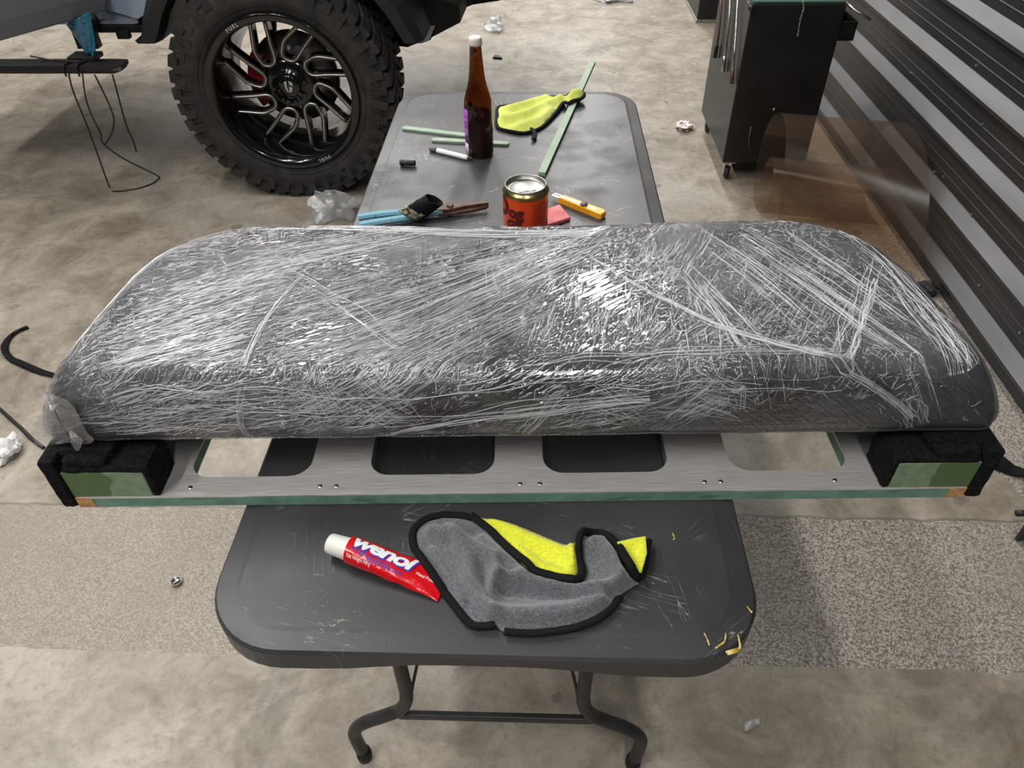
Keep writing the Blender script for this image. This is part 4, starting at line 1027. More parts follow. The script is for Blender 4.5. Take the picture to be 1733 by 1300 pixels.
bx = thing('equipment_case', 'small black case with pale bottom edge far behind the tool cabinet', 'case', (1.225, 5.85, 0.0))
MB().box((0, 0, 0.27), (0.27, 0.6, 0.50), bev=0.008).build('case_body', M['cabinet'], bx)
MB().box((-0.0, 0, 0.012), (0.28, 0.61, 0.022), bev=0.003).build('edge_trim', M['steel'], bx)

# ------------------------------------------------------------------ curled acetate sheet
def sheet_roll():
    cy_, prof_r = 2.70, []
    P = [(2.36, 0.002), (2.37, 0.06), (2.41, 0.17), (2.49, 0.29), (2.60, 0.375), (2.72, 0.405), (2.86, 0.39), (2.98, 0.32), (3.04, 0.21), (3.02, 0.10), (2.95, 0.03), (2.85, 0.006), (2.74, 0.02), (2.66, 0.07), (2.63, 0.14), (2.66, 0.21), (2.73, 0.245), (2.81, 0.225), (2.855, 0.16), (2.84, 0.10)]
    c = catmull([(0, y, z) for y, z in P], 6); rows = []
    for i in range(9):
        x = 0.935 + (1.405 - 0.935) * i / 8
        k_ = 0.62 + 0.38 * i / 8
        rows.append([(x, 3.0 + (p.y - 3.0) * k_, p.z * (1.06 - 0.04 * i / 8)) for p in c])
    rows = [[(x, y, max(z, 0.002)) for x, y, z in r] for r in rows]
    ob = MB().grid(rows).build('acetate_sheet', M['tint_sheet'], None, (1.17, 2.7, 0.0))
    tag(ob, 'curled smoky brown transparent plastic sheet by the wall', 'plastic sheet')
sheet_roll()

# ------------------------------------------------------------------ things on the far half of the table
# bottle
bt = thing('glass_bottle', 'brown glass bottle with white cap and torn purple label', 'bottle', (-0.148, 1.826, T))
out_p = [(0.0, 0.0), (0.030, 0.0), (0.034, 0.003), (0.0355, 0.010), (0.0355, 0.125), (0.034, 0.140), (0.030, 0.155), (0.0245, 0.172), (0.0205, 0.190), (0.0175, 0.215), (0.0150, 0.245), (0.0138, 0.265), (0.0148, 0.268), (0.0148, 0.276), (0.0130, 0.282)]
in_p = [(0.0105, 0.282), (0.0108, 0.26), (0.0150, 0.213), (0.018, 0.19), (0.022, 0.172), (0.0275, 0.154), (0.0315, 0.138), (0.033, 0.124), (0.033, 0.012), (0.030, 0.006), (0.0, 0.006)]
MB().lathe(out_p + in_p, 48).build('glass_body', M['glass'], bt)
MB().lathe([(0.0, 0.287), (0.012, 0.287), (0.0150, 0.285), (0.0158, 0.281), (0.0158, 0.271), (0.0152, 0.268), (0.0, 0.268)], 40).build('cap', M['cap_white'], bt)
def liquid():
    t = NT('dark_amber_liquid'); b = t.bsdf(Base__Color=(0.09, 0.026, 0.006), Roughness=0.0, IOR=1.36); b.inputs['Transmission Weight'].default_value = 0.85
    return t.done(b)
MB().lathe([(0.0, 0.0065), (0.0298, 0.0065), (0.0327, 0.013), (0.0327, 0.110), (0.0, 0.110)], 40).build('liquid', liquid(), bt)
def on_cyl(r, a0, a1, z0, z1, name, mat, parent, n=14, wave=0.0):
    rows = [[(r * math.cos(R(a0 + (a1 - a0) * i / n)), r * math.sin(R(a0 + (a1 - a0) * i / n)), z + wave * math.sin(i * 1.7 + z * 90)) for i in range(n + 1)] for z in (z0, (z0 + z1) / 2, z1)]
    o_ = MB().grid(rows).build(name, mat, parent); solidify(o_, 0.0004, 1); return o_
on_cyl(0.0358, 120, 228, 0.036, 0.124, 'label', M['label_purple'], bt, wave=0.0006)
for zz in (0.060, 0.066, 0.072, 0.096): on_cyl(0.0363, 205, 224, zz, zz + 0.002, 'label_print', M['label_pale'], bt, 6)
on_cyl(0.0368, 196, 226, 0.010, 0.038, 'torn_label', M['label_pale'], bt, 8, 0.001)

def bar_thing(name, a, b, w, h, label, cat, mat, z=T, rounded=False, group=None, side=None):
    a = Vector((a[0], a[1], 0)); b = Vector((b[0], b[1], 0)); d = b - a; L = d.length; an = math.atan2(d.y, d.x)
    o_ = thing(name, label, cat, (a.x, a.y, z), an, group)
    out = rrect(0, L, -w / 2, w / 2, w * 0.48 if rounded else 0.0015, 6 if rounded else 1)
    MB().prism(out, 0.0003, h, 0.0012).build('stick' if rounded else 'strip', mat, o_)
    if side: MB().box((L / 2, -w / 2 + 0.0002, h / 2 - 0.0008), (L - 0.004, 0.0008, h - 0.003)).build('painted_edge', side, o_)
    return o_
bar_thing('wood_strip', [(0.0115, 1.701, 0.745)][0], [(0.1754, 2.503, 0.745)][0], 0.0185, 0.011, 'long pale green wooden strip reaching past the far table edge', 'wood strip', M['stick_green'], side=M['stick_edge'])
bar_thing('paint_stick', [(-0.3712, 1.9832, 0.739)][0], [(-0.1642, 1.9257, 0.739)][0], 0.020, 0.006, 'longer pale green rounded stick left of the brown bottle', 'stick', M['stick_green'], rounded=True, group='green sticks by the bottle')
bar_thing('paint_stick', [(-0.2828, 1.9062, 0.739)][0], [(-0.074, 1.8813, 0.739)][0], 0.019, 0.006, 'shorter green rounded stick passing behind the brown bottle', 'stick', M['stick_green'], rounded=True, group='green sticks by the bottle')

def tube_thing(name, label, cat, a, b, segs, z):
    a = Vector((a[0], a[1], 0)); b = Vector((b[0], b[1], 0)); d = b - a; L = d.length
    o_ = thing(name, label, cat, (a.x, a.y, z), math.atan2(d.y, d.x))
    for part, mat, prof_ in segs: MB().lathe([(r, h * L) for r, h in prof_], 20, 'x').build(part, mat, o_)
    return o_
tube_thing('marker_pen', 'white marker pen with black tail lying before the bottle', 'pen', [(-0.2786, 1.8429, 0.741)][0], [(-0.1619, 1.7807, 0.741)][0],
    (('barrel', M['white'], [(0.0, 0.17), (0.0062, 0.17), (0.0064, 0.2), (0.0062, 0.84), (0.0045, 0.88), (0.0, 0.88)]),
     ('tail_plug', M['grey_knob'], [(0.0, 0.0), (0.0055, 0.0), (0.006, 0.02), (0.006, 0.17), (0.0, 0.17)]),
     ('tip', M['black_plastic'], [(0.0, 0.88), (0.0042, 0.88), (0.0034, 0.95), (0.0012, 0.985), (0.0, 1.0)])), T + 0.0066)
tube_thing('pen_cap', 'small black pen cap near the left table edge', 'pen cap', [(-0.3448, 1.7569, 0.742)][0], [(-0.3056, 1.7539, 0.742)][0],
    (('cap_shell', M['black_plastic'], [(0.0, 0.0), (0.0068, 0.0), (0.0074, 0.05), (0.0072, 0.95), (0.006, 1.0), (0.0, 1.0)]),
     ('clip', M['black_plastic'], [(0.0076, 0.1), (0.0082, 0.12), (0.0082, 0.2), (0.0076, 0.22)])), T + 0.0084)

# tin of polish paste
can = thing('paste_tin', 'orange-red tin with gold rim and recessed silver lid', 'tin', (-0.0235, 1.424, T), 0.0)
CR = 0.0475; CH = 0.106
MB().lathe([(0.0, 0.0), (CR - 0.002, 0.0), (CR, 0.002), (CR, CH - 0.004)], 56).build('tin_body', M['can_red'], can)
MB().lathe([(CR, CH - 0.004), (CR + 0.0012, CH - 0.003), (CR + 0.0016, CH), (CR + 0.0006, CH + 0.003), (CR - 0.002, CH + 0.006), (CR - 0.004, CH + 0.009)], 56).build('gold_rim', M['gold'], can)
lid = MB().lathe([(CR - 0.0035, CH + 0.007), (CR - 0.0040, CH + 0.0125), (CR - 0.0052, CH + 0.0138), (CR - 0.0064, CH + 0.0125), (CR - 0.007, CH + 0.004), (CR - 0.010, CH + 0.003), (CR - 0.012, CH + 0.0045), (CR - 0.014, CH + 0.003), (0.0, CH + 0.0028)], 56).build('lid', M['tin'], can)
vs, fs = text_mesh('2144 09', 0.012, 0.0, 0.0006, 0.0006)
MB().add([(v.x * 0.9 + 0.004, v.y + v.x * 0.25 - 0.010, CH + 0.0034 + v.z) for v in vs], fs).build('embossed_digits', M['screw'], lid)
def can_text(body, size, a_mid, z, name, off=0.001):
    vs, fs = text_mesh(body, size, 0.0, off, 0.0)
    MB().add([((CR + 0.0004) * math.cos(R(a_mid) + v.x / CR), (CR + 0.0004) * math.sin(R(a_mid) + v.x / CR), z + v.y) for v in vs], fs).build(name, M['maroon'], can)
can_text('og', 0.034, 245, 0.073, 'printed_letters', 0.0024)
can_text('GR', 0.028, 241, 0.044, 'printed_letters', 0.0024)
can_text('D', 0.062, 197, 0.078, 'printed_letters', 0.003)
for i in range(9): on_cyl(CR + 0.0002, 288, 322 - (i % 3) * 4, 0.092 - i * 0.0055, 0.0928 - i * 0.0055, 'fine_print', M['maroon'], can, 6)

# red scraper, cutter knife
rp = [Vector(p) for p in [(-0.0041, 1.4928, 0.741), (0.0536, 1.5452, 0.741), (0.0762, 1.4858, 0.741), (0.0221, 1.4462, 0.741)]]
cx_ = sum((p for p in rp), Vector()) / 4
rs_ = thing('plastic_scraper', 'flat dusty red plastic wedge beside the tin', 'scraper', (cx_.x, cx_.y, T))
q = [(p.x - cx_.x, p.y - cx_.y) for p in (rp[3], rp[2], rp[1], rp[0])]
mb = MB().add([(q[0][0], q[0][1], 0.0005), (q[1][0], q[1][1], 0.0005), (q[2][0], q[2][1], 0.0005), (q[3][0], q[3][1], 0.0005), (q[0][0], q[0][1], 0.010), (q[1][0], q[1][1], 0.008), (q[2][0] * 0.9, q[2][1] * 0.85, 0.013), (q[3][0], q[3][1] * 0.85, 0.013)], [(3, 2, 1, 0), (4, 5, 6, 7), (0, 1, 5, 4), (1, 2, 6, 5), (2, 3, 7, 6), (3, 0, 4, 7)])
w_ = mb.build('wedge', M['red_plastic'], rs_)
bv = w_.modifiers.new('soft', 'BEVEL'); bv.width = 0.002; bv.segments = 2

ka = [(0.0539, 1.5715, 0.745)][0]; kb_ = [(0.1499, 1.4953, 0.745)][0]
dk = Vector((kb_[0] - ka[0], kb_[1] - ka[1])); KL = dk.length
kn = thing('utility_knife', 'yellow snap-off utility knife with grey locking knob', 'knife', (ka[0], ka[1], T), math.atan2(dk.y, dk.x))
body = MB().prism([(0.0, -0.008), (KL - 0.004, -0.012), (KL, -0.010), (KL, 0.008), (KL - 0.010, 0.012), (0.004, 0.010), (0.0, 0.006)], 0.0006, 0.015, 0.002).build('handle', M['cutter'], kn)
MB().box((KL * 0.42, -0.001, 0.0150), (KL * 0.80, 0.0045, 0.0012)).build('slide_slot', M['steel'], kn)
MB().box((-0.006, -0.001, 0.0115), (0.032, 0.009, 0.0012)).box((-0.010, 0.006, 0.012), (0.02, 0.003, 0.003)).build('blade', M['steel'], kn)
MB().lathe([(0.0, 0.021), (0.006, 0.021), (0.0085, 0.019), (0.009, 0.0155), (0.0, 0.0155)], 14, 'z', (KL * 0.55, 0.0, 0.0)).build('locking_knob', M['grey_knob'], kn)
for i in range(7): MB().box((KL * (0.12 + i * 0.06), -0.0075, 0.0151), (0.0007, 0.003, 0.0004)).build('scale_mark', M['black_plastic'], kn)

# tin snips and the scrap of felt over them
sn_a = [(-0.3934, 1.46, 0.748)][0]; sn_b = [(-0.1091, 1.5304, 0.748)][0]
ds = Vector((sn_b[0] - sn_a[0], sn_b[1] - sn_a[1])); SL = ds.length
sn = thing('tin_snips', 'old tin snips with chipped blue handles and brown blades', 'snips', (sn_a[0], sn_a[1], T), math.atan2(ds.y, ds.x))
for s in (-1, 1):
    MB().tube(catmull([(0.0, s * 0.018 - 0.002, 0.010), (0.04, s * 0.017, 0.011), (0.10, s * 0.014, 0.012), (0.15, s * 0.008, 0.012), (0.185, s * 0.004, 0.012)], 4), [0.0088] * 12 + [0.0085] * 5, 8, flat=0.9, smooth=False).build('handle', M['snip_blue'], sn)
def blade(z0, z1, s):
    return MB().prism([(0.175, -0.016 * s), (0.205, -0.017 * s), (0.255, -0.013 * s), (SL - 0.006, -0.006 * s), (SL, 0.001 * s), (0.24, 0.004 * s), (0.20, 0.012 * s), (0.17, 0.008 * s)][::s], z0, z1, 0.0015)
blade(0.006, 0.013, 1).build('blade', M['rust'], sn); blade(0.0135, 0.020, -1).build('blade', M['rust'], sn)
MB().lathe([(0.0, 0.025), (0.006, 0.025), (0.008, 0.022), (0.008, 0.020), (0.0, 0.020)], 6, 'z', (0.205, 0.0, 0.0), smooth=False).build('pivot_bolt', M['rust'], sn)
fe_ = thing('felt_scrap', 'folded black felt scrap with crusty dried glue over the snips', 'felt scrap', (*([(-0.2559, 1.4534, 0.735)][0][:2]), T))
rows = []
for i in range(13):
    t = i / 12; row = []
    for j in range(19):
        a = 2 * math.pi * j / 18
        w = 0.029 * (1 - 0.25 * t + 0.25 * t * math.cos(a - 0.6)) ; th = 0.0075 + 0.007 * t
        ax = Vector((-0.022 + 0.050 * t, 0.012 + 0.012 * t, 0.021 + 0.034 * t))
        c_ = Vector((0.88, -0.25, 0.35)); d_ = Vector((0.25, 0.95, -0.1))
        p = ax + Vector((0.78, 0.15, -0.52)) * (w * math.cos(a)) + Vector((0.05, 0.98, 0.15)) * (th * math.sin(a))
        p += Vector((nz(i * 0.5, j * 0.9), nz(i * 0.7 + 9, j * 0.8), nz(i * 0.6 + 4, j))) * 0.004
        row.append((p.x, p.y, max(p.z, 0.001)))
    rows.append(row)
solidify(MB().grid(rows).build('felt_fold', M['hem'], fe_), 0.002)
rows = [[(x * 1.03 - 0.001, y - 0.0016, z + 0.0012) for (x, y, z) in r[8:17]] for r in rows[0:5]]
solidify(MB().grid(rows).build('dried_glue', M['glue'], fe_), 0.003)

# ------------------------------------------------------------------ polish tube
ta = [(-0.264, 0.5878, 0.755)][0]; tb = [(-0.1123, 0.5371, 0.74)][0]
dt = Vector((tb[0] - ta[0], tb[1] - ta[1])); TL = dt.length
tub = thing('polish_tube', 'crumpled red metal polish tube with white cap under the grey cloth', 'tube', (ta[0], ta[1], T), math.atan2(dt.y, dt.x))
def tube_sec(t):
    """half width, height, of the flattened tube at fraction t from the shoulder"""
    return 0.0185 + 0.0035 * t, 0.0345 * (1 - t) ** 0.75 + 0.003
def tube_surf(x, y):
    t = max(0.0, min(1.0, (x - 0.026) / (TL - 0.026))); w, h = tube_sec(t)
    u = max(-1.0, min(1.0, y / w))
    return 0.0008 + h * (0.5 + 0.5 * math.sqrt(max(0.0, 1 - u * u))) + 0.0012 * nz(x * 55, y * 55) * t
rows = []
for i in range(30):
    t = i / 29; w, h = tube_sec(t); x = 0.026 + (TL - 0.026) * t; row = []
    for k in range(28):
        a = 2 * math.pi * k / 28
        d = 0.0016 * nz(x * 60, math.cos(a) * 2.2, math.sin(a) * 2.2) * min(1, t * 3)
        row.append((x, (w + d) * math.cos(a), max(0.0006, 0.0008 + h / 2 + (h / 2 + d) * math.sin(a))))
    rows.append(row)
mb = MB().grid(rows, closed=True); n = 28
mb.add(rows[0], [tuple(range(n))]); mb.add(rows[-1], [tuple(range(n))])
tbody = mb.build('tube_body', M['tube_red'], tub)
MB().lathe([(0.0, -0.006), (0.0125, -0.006), (0.0138, -0.004), (0.0155, 0.026), (0.0150, 0.028), (0.0, 0.028)], 32, 'x', (0, 0, 0.0192)).build('cap', M['white_cap'], tub)
def tube_text(body, size, x0, y0, name, mat, lift, off=0.0, shear=0.0, squash=1.0):
    vs, fs = text_mesh(body, size, shear, off, 0.0, 0.92, 'LEFT')
    pts = [(x0 + v.x, y0 + v.y * squash, tube_surf(x0 + v.x, y0 + v.y * squash) + lift) for v in vs]
    MB().add(pts, fs).build(name, mat, tbody)
tube_text('wenol', 0.036, 0.030, 0.0058, 'lettering', M['white'], 0.0012, 0.0013, 0.25, 0.75)
tube_text('wenol', 0.036, 0.0312, 0.0045, 'lettering_outline', M['blue_print'], 0.0008, 0.0022, 0.25, 0.75)
for i, tx_ in enumerate(('CREME', 'METAL POLISH', 'SILVER CHROME')):
    tube_text(tx_, 0.0075, 0.032 + 0.012 * i, -0.0062 - 0.0028 * i, 'fine_print', M['blue_print'], 0.0008)
tube_text('Net Weight 100 g', 0.005, 0.030, -0.0150, 'fine_print', M['white'], 0.0008)
tube_text('Metal Polish', 0.006, 0.122, -0.002, 'fine_print', M['white'], 0.0008)

# ------------------------------------------------------------------ microfibre cloths
def ridge_sum(x, y, ridges):
    h = 0.0; p = Vector((x, y))
    for pts, hh, w in ridges:
        d = min(seg_dist(p, Vector(pts[i][:2]), Vector(pts[i + 1][:2]))[0] for i in range(len(pts) - 1))
        h += hh * math.exp(-(d / w) ** 2)
    return h
def cloth_piece(outline, hf, step, name, mat, parent, L, thick=0.003):
    vs, fs = sheet(outline, step, hf)
    m = MB(); m.add(vs, fs, True)
    o_ = m.xform(Matrix.Translation(-Vector(L))).build(name, mat, parent)
    me = o_.data
    if me.polygons and sum(p.normal.z for p in me.polygons) < 0: me.flip_normals()
    solidify(o_, thick, -1); return o_
def hem_line(pts, hf, r, parent, L, closed=False, dz=0.0):
    P = resample([Vector((p[0], p[1], 0)) for p in pts], 0.006, closed)
    if closed: P.append(P[0])
    Q = [(p.x + 0.0006 * nz(i * 0.7, 3), p.y + 0.0006 * nz(i * 0.7, 9), hf(p.x, p.y, 0.0) + dz) for i, p in enumerate(P)]
    return MB().tube(Q, r, 8, flat=0.75).xform(Matrix.Translation(-Vector(L))).build('hem', M['hem'], parent)

CL = (-0.02, 0.565, T)
ncl = thing('microfibre_cloth', 'grey and yellow microfibre cloth with black hem beside the red tube', 'cloth', CL)
G_out = catmull([(-0.0837, 0.6452, 0.742), (-0.1011, 0.6491, 0.742), (-0.1268, 0.6492, 0.742), (-0.1501, 0.6402, 0.742), (-0.1628, 0.6217, 0.742), (-0.1597, 0.5981, 0.742), (-0.146, 0.5723, 0.742), (-0.1269, 0.5461, 0.742), (-0.103, 0.5167, 0.742), (-0.0761, 0.4841, 0.742), (-0.0595, 0.4801, 0.742), (-0.0446, 0.4815, 0.742), (-0.033, 0.4736, 0.742), (-0.0094, 0.4726, 0.742), (0.0203, 0.4755, 0.742), (0.0553, 0.4834, 0.742), (0.0834, 0.4969, 0.742), (0.0995, 0.5115, 0.742), (0.1107, 0.5251, 0.742), (0.1301, 0.541, 0.742), (0.1363, 0.5459, 0.742), (0.1246, 0.553, 0.742), (0.1168, 0.5705, 0.742), (0.1136, 0.5912, 0.742), (0.1033, 0.6074, 0.742), (0.0886, 0.6138, 0.742), (0.0719, 0.6094, 0.742), (0.0613, 0.5949, 0.742), (0.0616, 0.574, 0.742), (0.0652, 0.5584, 0.742), (0.0546, 0.5404, 0.742), (0.0286, 0.5458, 0.742), (0.0009, 0.555, 0.742), (-0.025, 0.5822, 0.742), (-0.0539, 0.6173, 0.742)], 3, True)
ridges = [
    ([(-0.1346, 0.6155, 0.742), (-0.1055, 0.6027, 0.742), (-0.0838, 0.5706, 0.742), (-0.0775, 0.5397, 0.742), (-0.0641, 0.5133, 0.742), (-0.0477, 0.4937, 0.742)], 0.021, 0.0095),
    ([(-0.1126, 0.6194, 0.742), (-0.0771, 0.5901, 0.742), (-0.0489, 0.5714, 0.742), (-0.0449, 0.5435, 0.742), (-0.0506, 0.5254, 0.742)], 0.019, 0.0085),
    ([(-0.0421, 0.5405, 0.742), (-0.0108, 0.5443, 0.742), (0.0284, 0.5332, 0.742), (0.0671, 0.5282, 0.742), (0.106, 0.532, 0.742)], 0.023, 0.011),
    ([(-0.0351, 0.494, 0.742), (0.0028, 0.4949, 0.742), (0.0534, 0.5018, 0.742), (0.0869, 0.514, 0.742)], 0.017, 0.013),
    ([(0.07, 0.5967, 0.742), (0.0889, 0.5939, 0.742), (0.1038, 0.5749, 0.742), (0.1155, 0.5534, 0.742)], 0.030, 0.016),
    ([(-0.1313, 0.5856, 0.742), (-0.1057, 0.5451, 0.742), (-0.0874, 0.5157, 0.742)], 0.011, 0.008),
    ([(-0.0669, 0.6035, 0.742), (-0.0385, 0.5812, 0.742), (-0.0111, 0.5597, 0.742)], 0.014, 0.010),
    ([(-0.0442, 0.5285, 0.742), (-0.0104, 0.5257, 0.742), (0.0283, 0.5219, 0.742), (0.0668, 0.5211, 0.742), (0.1028, 0.5231, 0.742)], -0.014, 0.0045),
    ([(-0.0671, 0.5615, 0.742), (-0.0628, 0.534, 0.742), (-0.0567, 0.5193, 0.742)], -0.008, 0.006)]
t_an = math.atan2(dt.y, dt.x)
def over_tube(x, y):
    p = Vector((x - ta[0], y - ta[1])); lx = p.x * math.cos(t_an) + p.y * math.sin(t_an); ly = -p.x * math.sin(t_an) + p.y * math.cos(t_an)
    if lx > TL + 0.012 or lx < 0.02 or abs(ly) > 0.042: return 0.0
    f = max(0.0, 1 - max(0.0, abs(ly) - 0.024) / 0.018) * max(0.0, 1 - max(0.0, lx - TL) / 0.012)
    return (tube_surf(min(lx, TL), max(-0.02, min(0.02, ly))) + 0.0045) * f
def hG(x, y, ed): return max(T + over_tube(x, y), hG0(x, y, ed))
def hG0(x, y, ed): return T + 0.0042 + min(1.0, 0.35 + ed / 0.02) * max(0.0, ridge_sum(x, y, ridges) + 0.004 + 0.0012 * nz(x * 60, y * 60))
cloth_piece([(p.x, p.y) for p in G_out], hG, 0.0045, 'grey_face', M['grey_fleece'], ncl, CL)
def hem_px(pts, hf, r, dz=0.002): return hem_line([(p.x, p.y) for p in catmull(pts, 4)], hf, r, ncl, CL, False, dz)
hem_px([(-0.0837, 0.6452, 0.742), (-0.1011, 0.6491, 0.742), (-0.1268, 0.6492, 0.742), (-0.1501, 0.6402, 0.742), (-0.1628, 0.6217, 0.742), (-0.1597, 0.5981, 0.742), (-0.146, 0.5723, 0.742), (-0.1269, 0.5461, 0.742), (-0.103, 0.5167, 0.742), (-0.0761, 0.4841, 0.742), (-0.0595, 0.4801, 0.742), (-0.0446, 0.4815, 0.742)], lambda x, y, e: hG(x, y, 0.0), 0.0055)
hem_px([(-0.0852, 0.6466, 0.742), (-0.0539, 0.6173, 0.742), (-0.025, 0.5822, 0.742), (0.0009, 0.555, 0.742), (0.0286, 0.5458, 0.742), (0.0546, 0.5404, 0.742), (0.0652, 0.5584, 0.742), (0.0616, 0.574, 0.742), (0.0613, 0.5949, 0.742), (0.0719, 0.6094, 0.742), (0.0886, 0.6138, 0.742), (0.1033, 0.6074, 0.742), (0.1136, 0.5912, 0.742), (0.1168, 0.5705, 0.742), (0.1246, 0.553, 0.742), (0.1364, 0.5472, 0.742), (0.1456, 0.5665, 0.742), (0.1506, 0.5888, 0.742), (0.1554, 0.6086, 0.742)], lambda x, y, e: hG(x, y, 0.02), 0.0058, 0.004)
hem_px([(-0.033, 0.4736, 0.742), (-0.0094, 0.472, 0.742), (0.0203, 0.4744, 0.742), (0.0552, 0.4818, 0.742), (0.0833, 0.4952, 0.742), (0.1021, 0.513, 0.742), (0.1107, 0.5251, 0.742)], lambda x, y, e: T + 0.006, 0.0052)
yel_r = [([(-0.0519, 0.6346, 0.742), (-0.0121, 0.6115, 0.742), (0.0237, 0.5957, 0.742), (0.0478, 0.58, 0.742)], 0.010, 0.012), ([(-0.0226, 0.5913, 0.742), (0.0102, 0.5633, 0.742), (0.0418, 0.5516, 0.742)], 0.008, 0.010), ([(0.0622, 0.6065, 0.742), (0.0536, 0.5931, 0.742), (0.054, 0.5643, 0.742)], 0.016, 0.008)]
def hY(x, y, ed): return T + 0.0045 + min(1.0, 0.4 + ed / 0.015) * (0.006 + ridge_sum(x, y, yel_r) + 0.001 * nz(x * 70, y * 70))
yo = [(p.x, p.y) for p in catmull([(-0.0832, 0.6459, 0.742), (-0.0408, 0.6398, 0.742), (-0.0096, 0.6286, 0.742), (0.0238, 0.6116, 0.742), (0.0506, 0.6016, 0.742), (0.0664, 0.6079, 0.742), (0.0596, 0.5932, 0.742), (0.0603, 0.5676, 0.742), (0.0547, 0.5428, 0.742), (0.026, 0.5476, 0.742), (0.0009, 0.5569, 0.742), (-0.0251, 0.5835, 0.742), (-0.0539, 0.618, 0.742)], 3, True)]
cloth_piece(yo, hY, 0.0045, 'yellow_face', M['yellow_fleece'], ncl, CL)
yb = [(p[0], p[1]) for p in [(0.111, 0.5962, 0.745), (0.1299, 0.6019, 0.745), (0.1494, 0.6063, 0.745), (0.1483, 0.5802, 0.745), (0.1385, 0.5504, 0.745), (0.1271, 0.5541, 0.745), (0.1192, 0.5701, 0.745)]]
cloth_piece(yb, lambda x, y, ed: T + 0.008 + 0.018 * math.exp(-(ed / 0.012) ** 2) * 0.4 + 0.01, 0.0045, 'yellow_face', M['yellow_fleece'], ncl, CL)

FC = (0.0, 2.11, T)
fcl = thing('microfibre_cloth', 'soiled lime yellow cloth lying across the long green strip', 'cloth', FC)
F_out = [(p.x, p.y) for p in catmull([(-0.114, 2.1235, 0.75), (-0.0903, 2.1382, 0.75), (-0.0682, 2.148, 0.75), (-0.0348, 2.165, 0.75), (-0.0086, 2.1881, 0.75), (0.0217, 2.2034, 0.75), (0.0484, 2.2065, 0.75), (0.0709, 2.1912, 0.75), (0.0826, 2.1711, 0.75), (0.0958, 2.2014, 0.75), (0.1095, 2.2138, 0.75), (0.1282, 2.2035, 0.75), (0.134, 2.1782, 0.75), (0.1226, 2.1563, 0.75), (0.0998, 2.1435, 0.75), (0.0863, 2.1259, 0.75), (0.0737, 2.1415, 0.75), (0.0563, 2.1, 0.75), (0.0393, 2.0531, 0.75), (0.0212, 2.0078, 0.75), (0.0035, 1.977, 0.75), (-0.0174, 1.9578, 0.75), (-0.0416, 1.9475, 0.75), (-0.0769, 1.961, 0.75), (-0.1096, 1.987, 0.75), (-0.1135, 2.0572, 0.75)], 3, True)]
f_r = [([(-0.104, 2.0208, 0.75), (-0.0509, 2.0482, 0.75), (0.0031, 2.0951, 0.75), (0.0591, 2.1631, 0.75)], 0.016, 0.018), ([(-0.0888, 2.0948, 0.75), (-0.0343, 2.1334, 0.75), (0.0216, 2.1781, 0.75)], 0.014, 0.018), ([(-0.0493, 1.9767, 0.75), (0.0033, 2.0212, 0.75), (0.0397, 2.0857, 0.75)], 0.012, 0.018), ([(0.0969, 2.1732, 0.75), (0.1274, 2.1833, 0.75)], 0.018, 0.015)]
def hF(x, y, ed): return T + 0.0042 + (0.0125 if x > 0.085 else 0.0125 * max(0.0, (x - 0.05) / 0.035)) + min(1.0, 0.3 + ed / 0.02) * (0.004 + ridge_sum(x, y, f_r) + 0.001 * nz(x * 60, y * 60))
cloth_piece(F_out, hF, 0.007, 'yellow_face', M['old_yellow'], fcl, FC)
hem_line(F_out, lambda x, y, e: hF(x, y, 0.0), 0.0058, fcl, FC, True, -0.001)
MB().tube(catmull([Vector(p) - Vector(FC) for p in [(-0.0211, 1.977, 0.742), (-0.0103, 1.953, 0.742), (-0.0073, 1.9236, 0.742), (-0.0115, 1.9029, 0.742)]], 4), 0.0065, 8, flat=0.5).build('hang_loop', M['hem'], fcl)

# dried glue spilt at the table corner
gm = MB()
for px in ([(0.21, 0.4813, 0.7362), (0.2124, 0.4732, 0.7362), (0.2136, 0.4653, 0.7362)], [(0.2361, 0.4819, 0.7362), (0.2329, 0.4711, 0.7362), (0.2258, 0.4656, 0.7362), (0.2202, 0.4615, 0.7362)], [(0.2314, 0.4565, 0.7362), (0.243, 0.4602, 0.7362), (0.2496, 0.463, 0.7362), (0.2506, 0.4742, 0.7362), (0.2504, 0.4796, 0.7362)], [(0.2695, 0.5191, 0.7362), (0.2722, 0.5135, 0.7362), (0.2741, 0.5107, 0.7362)], [(0.1911, 0.6307, 0.7362), (0.1927, 0.6222, 0.7362), (0.1904, 0.6187, 0.7362)]):
    gm.tube(catmull(px, 4), [0.0006 + 0.0011 * rnd.random() for _ in catmull(px, 4)], 6, flat=0.4)
gm.tube([(0.2325, 0.4557, 0.7362), (0.2479, 0.4603, 0.7362)], 0.0032, 8, flat=0.3)
go = gm.build('dried_glue_drip', M['yellow_glue'], None, (0.24, 0.52, T))
tag(go, 'dried yellow glue drips on the near right table corner', 'glue')

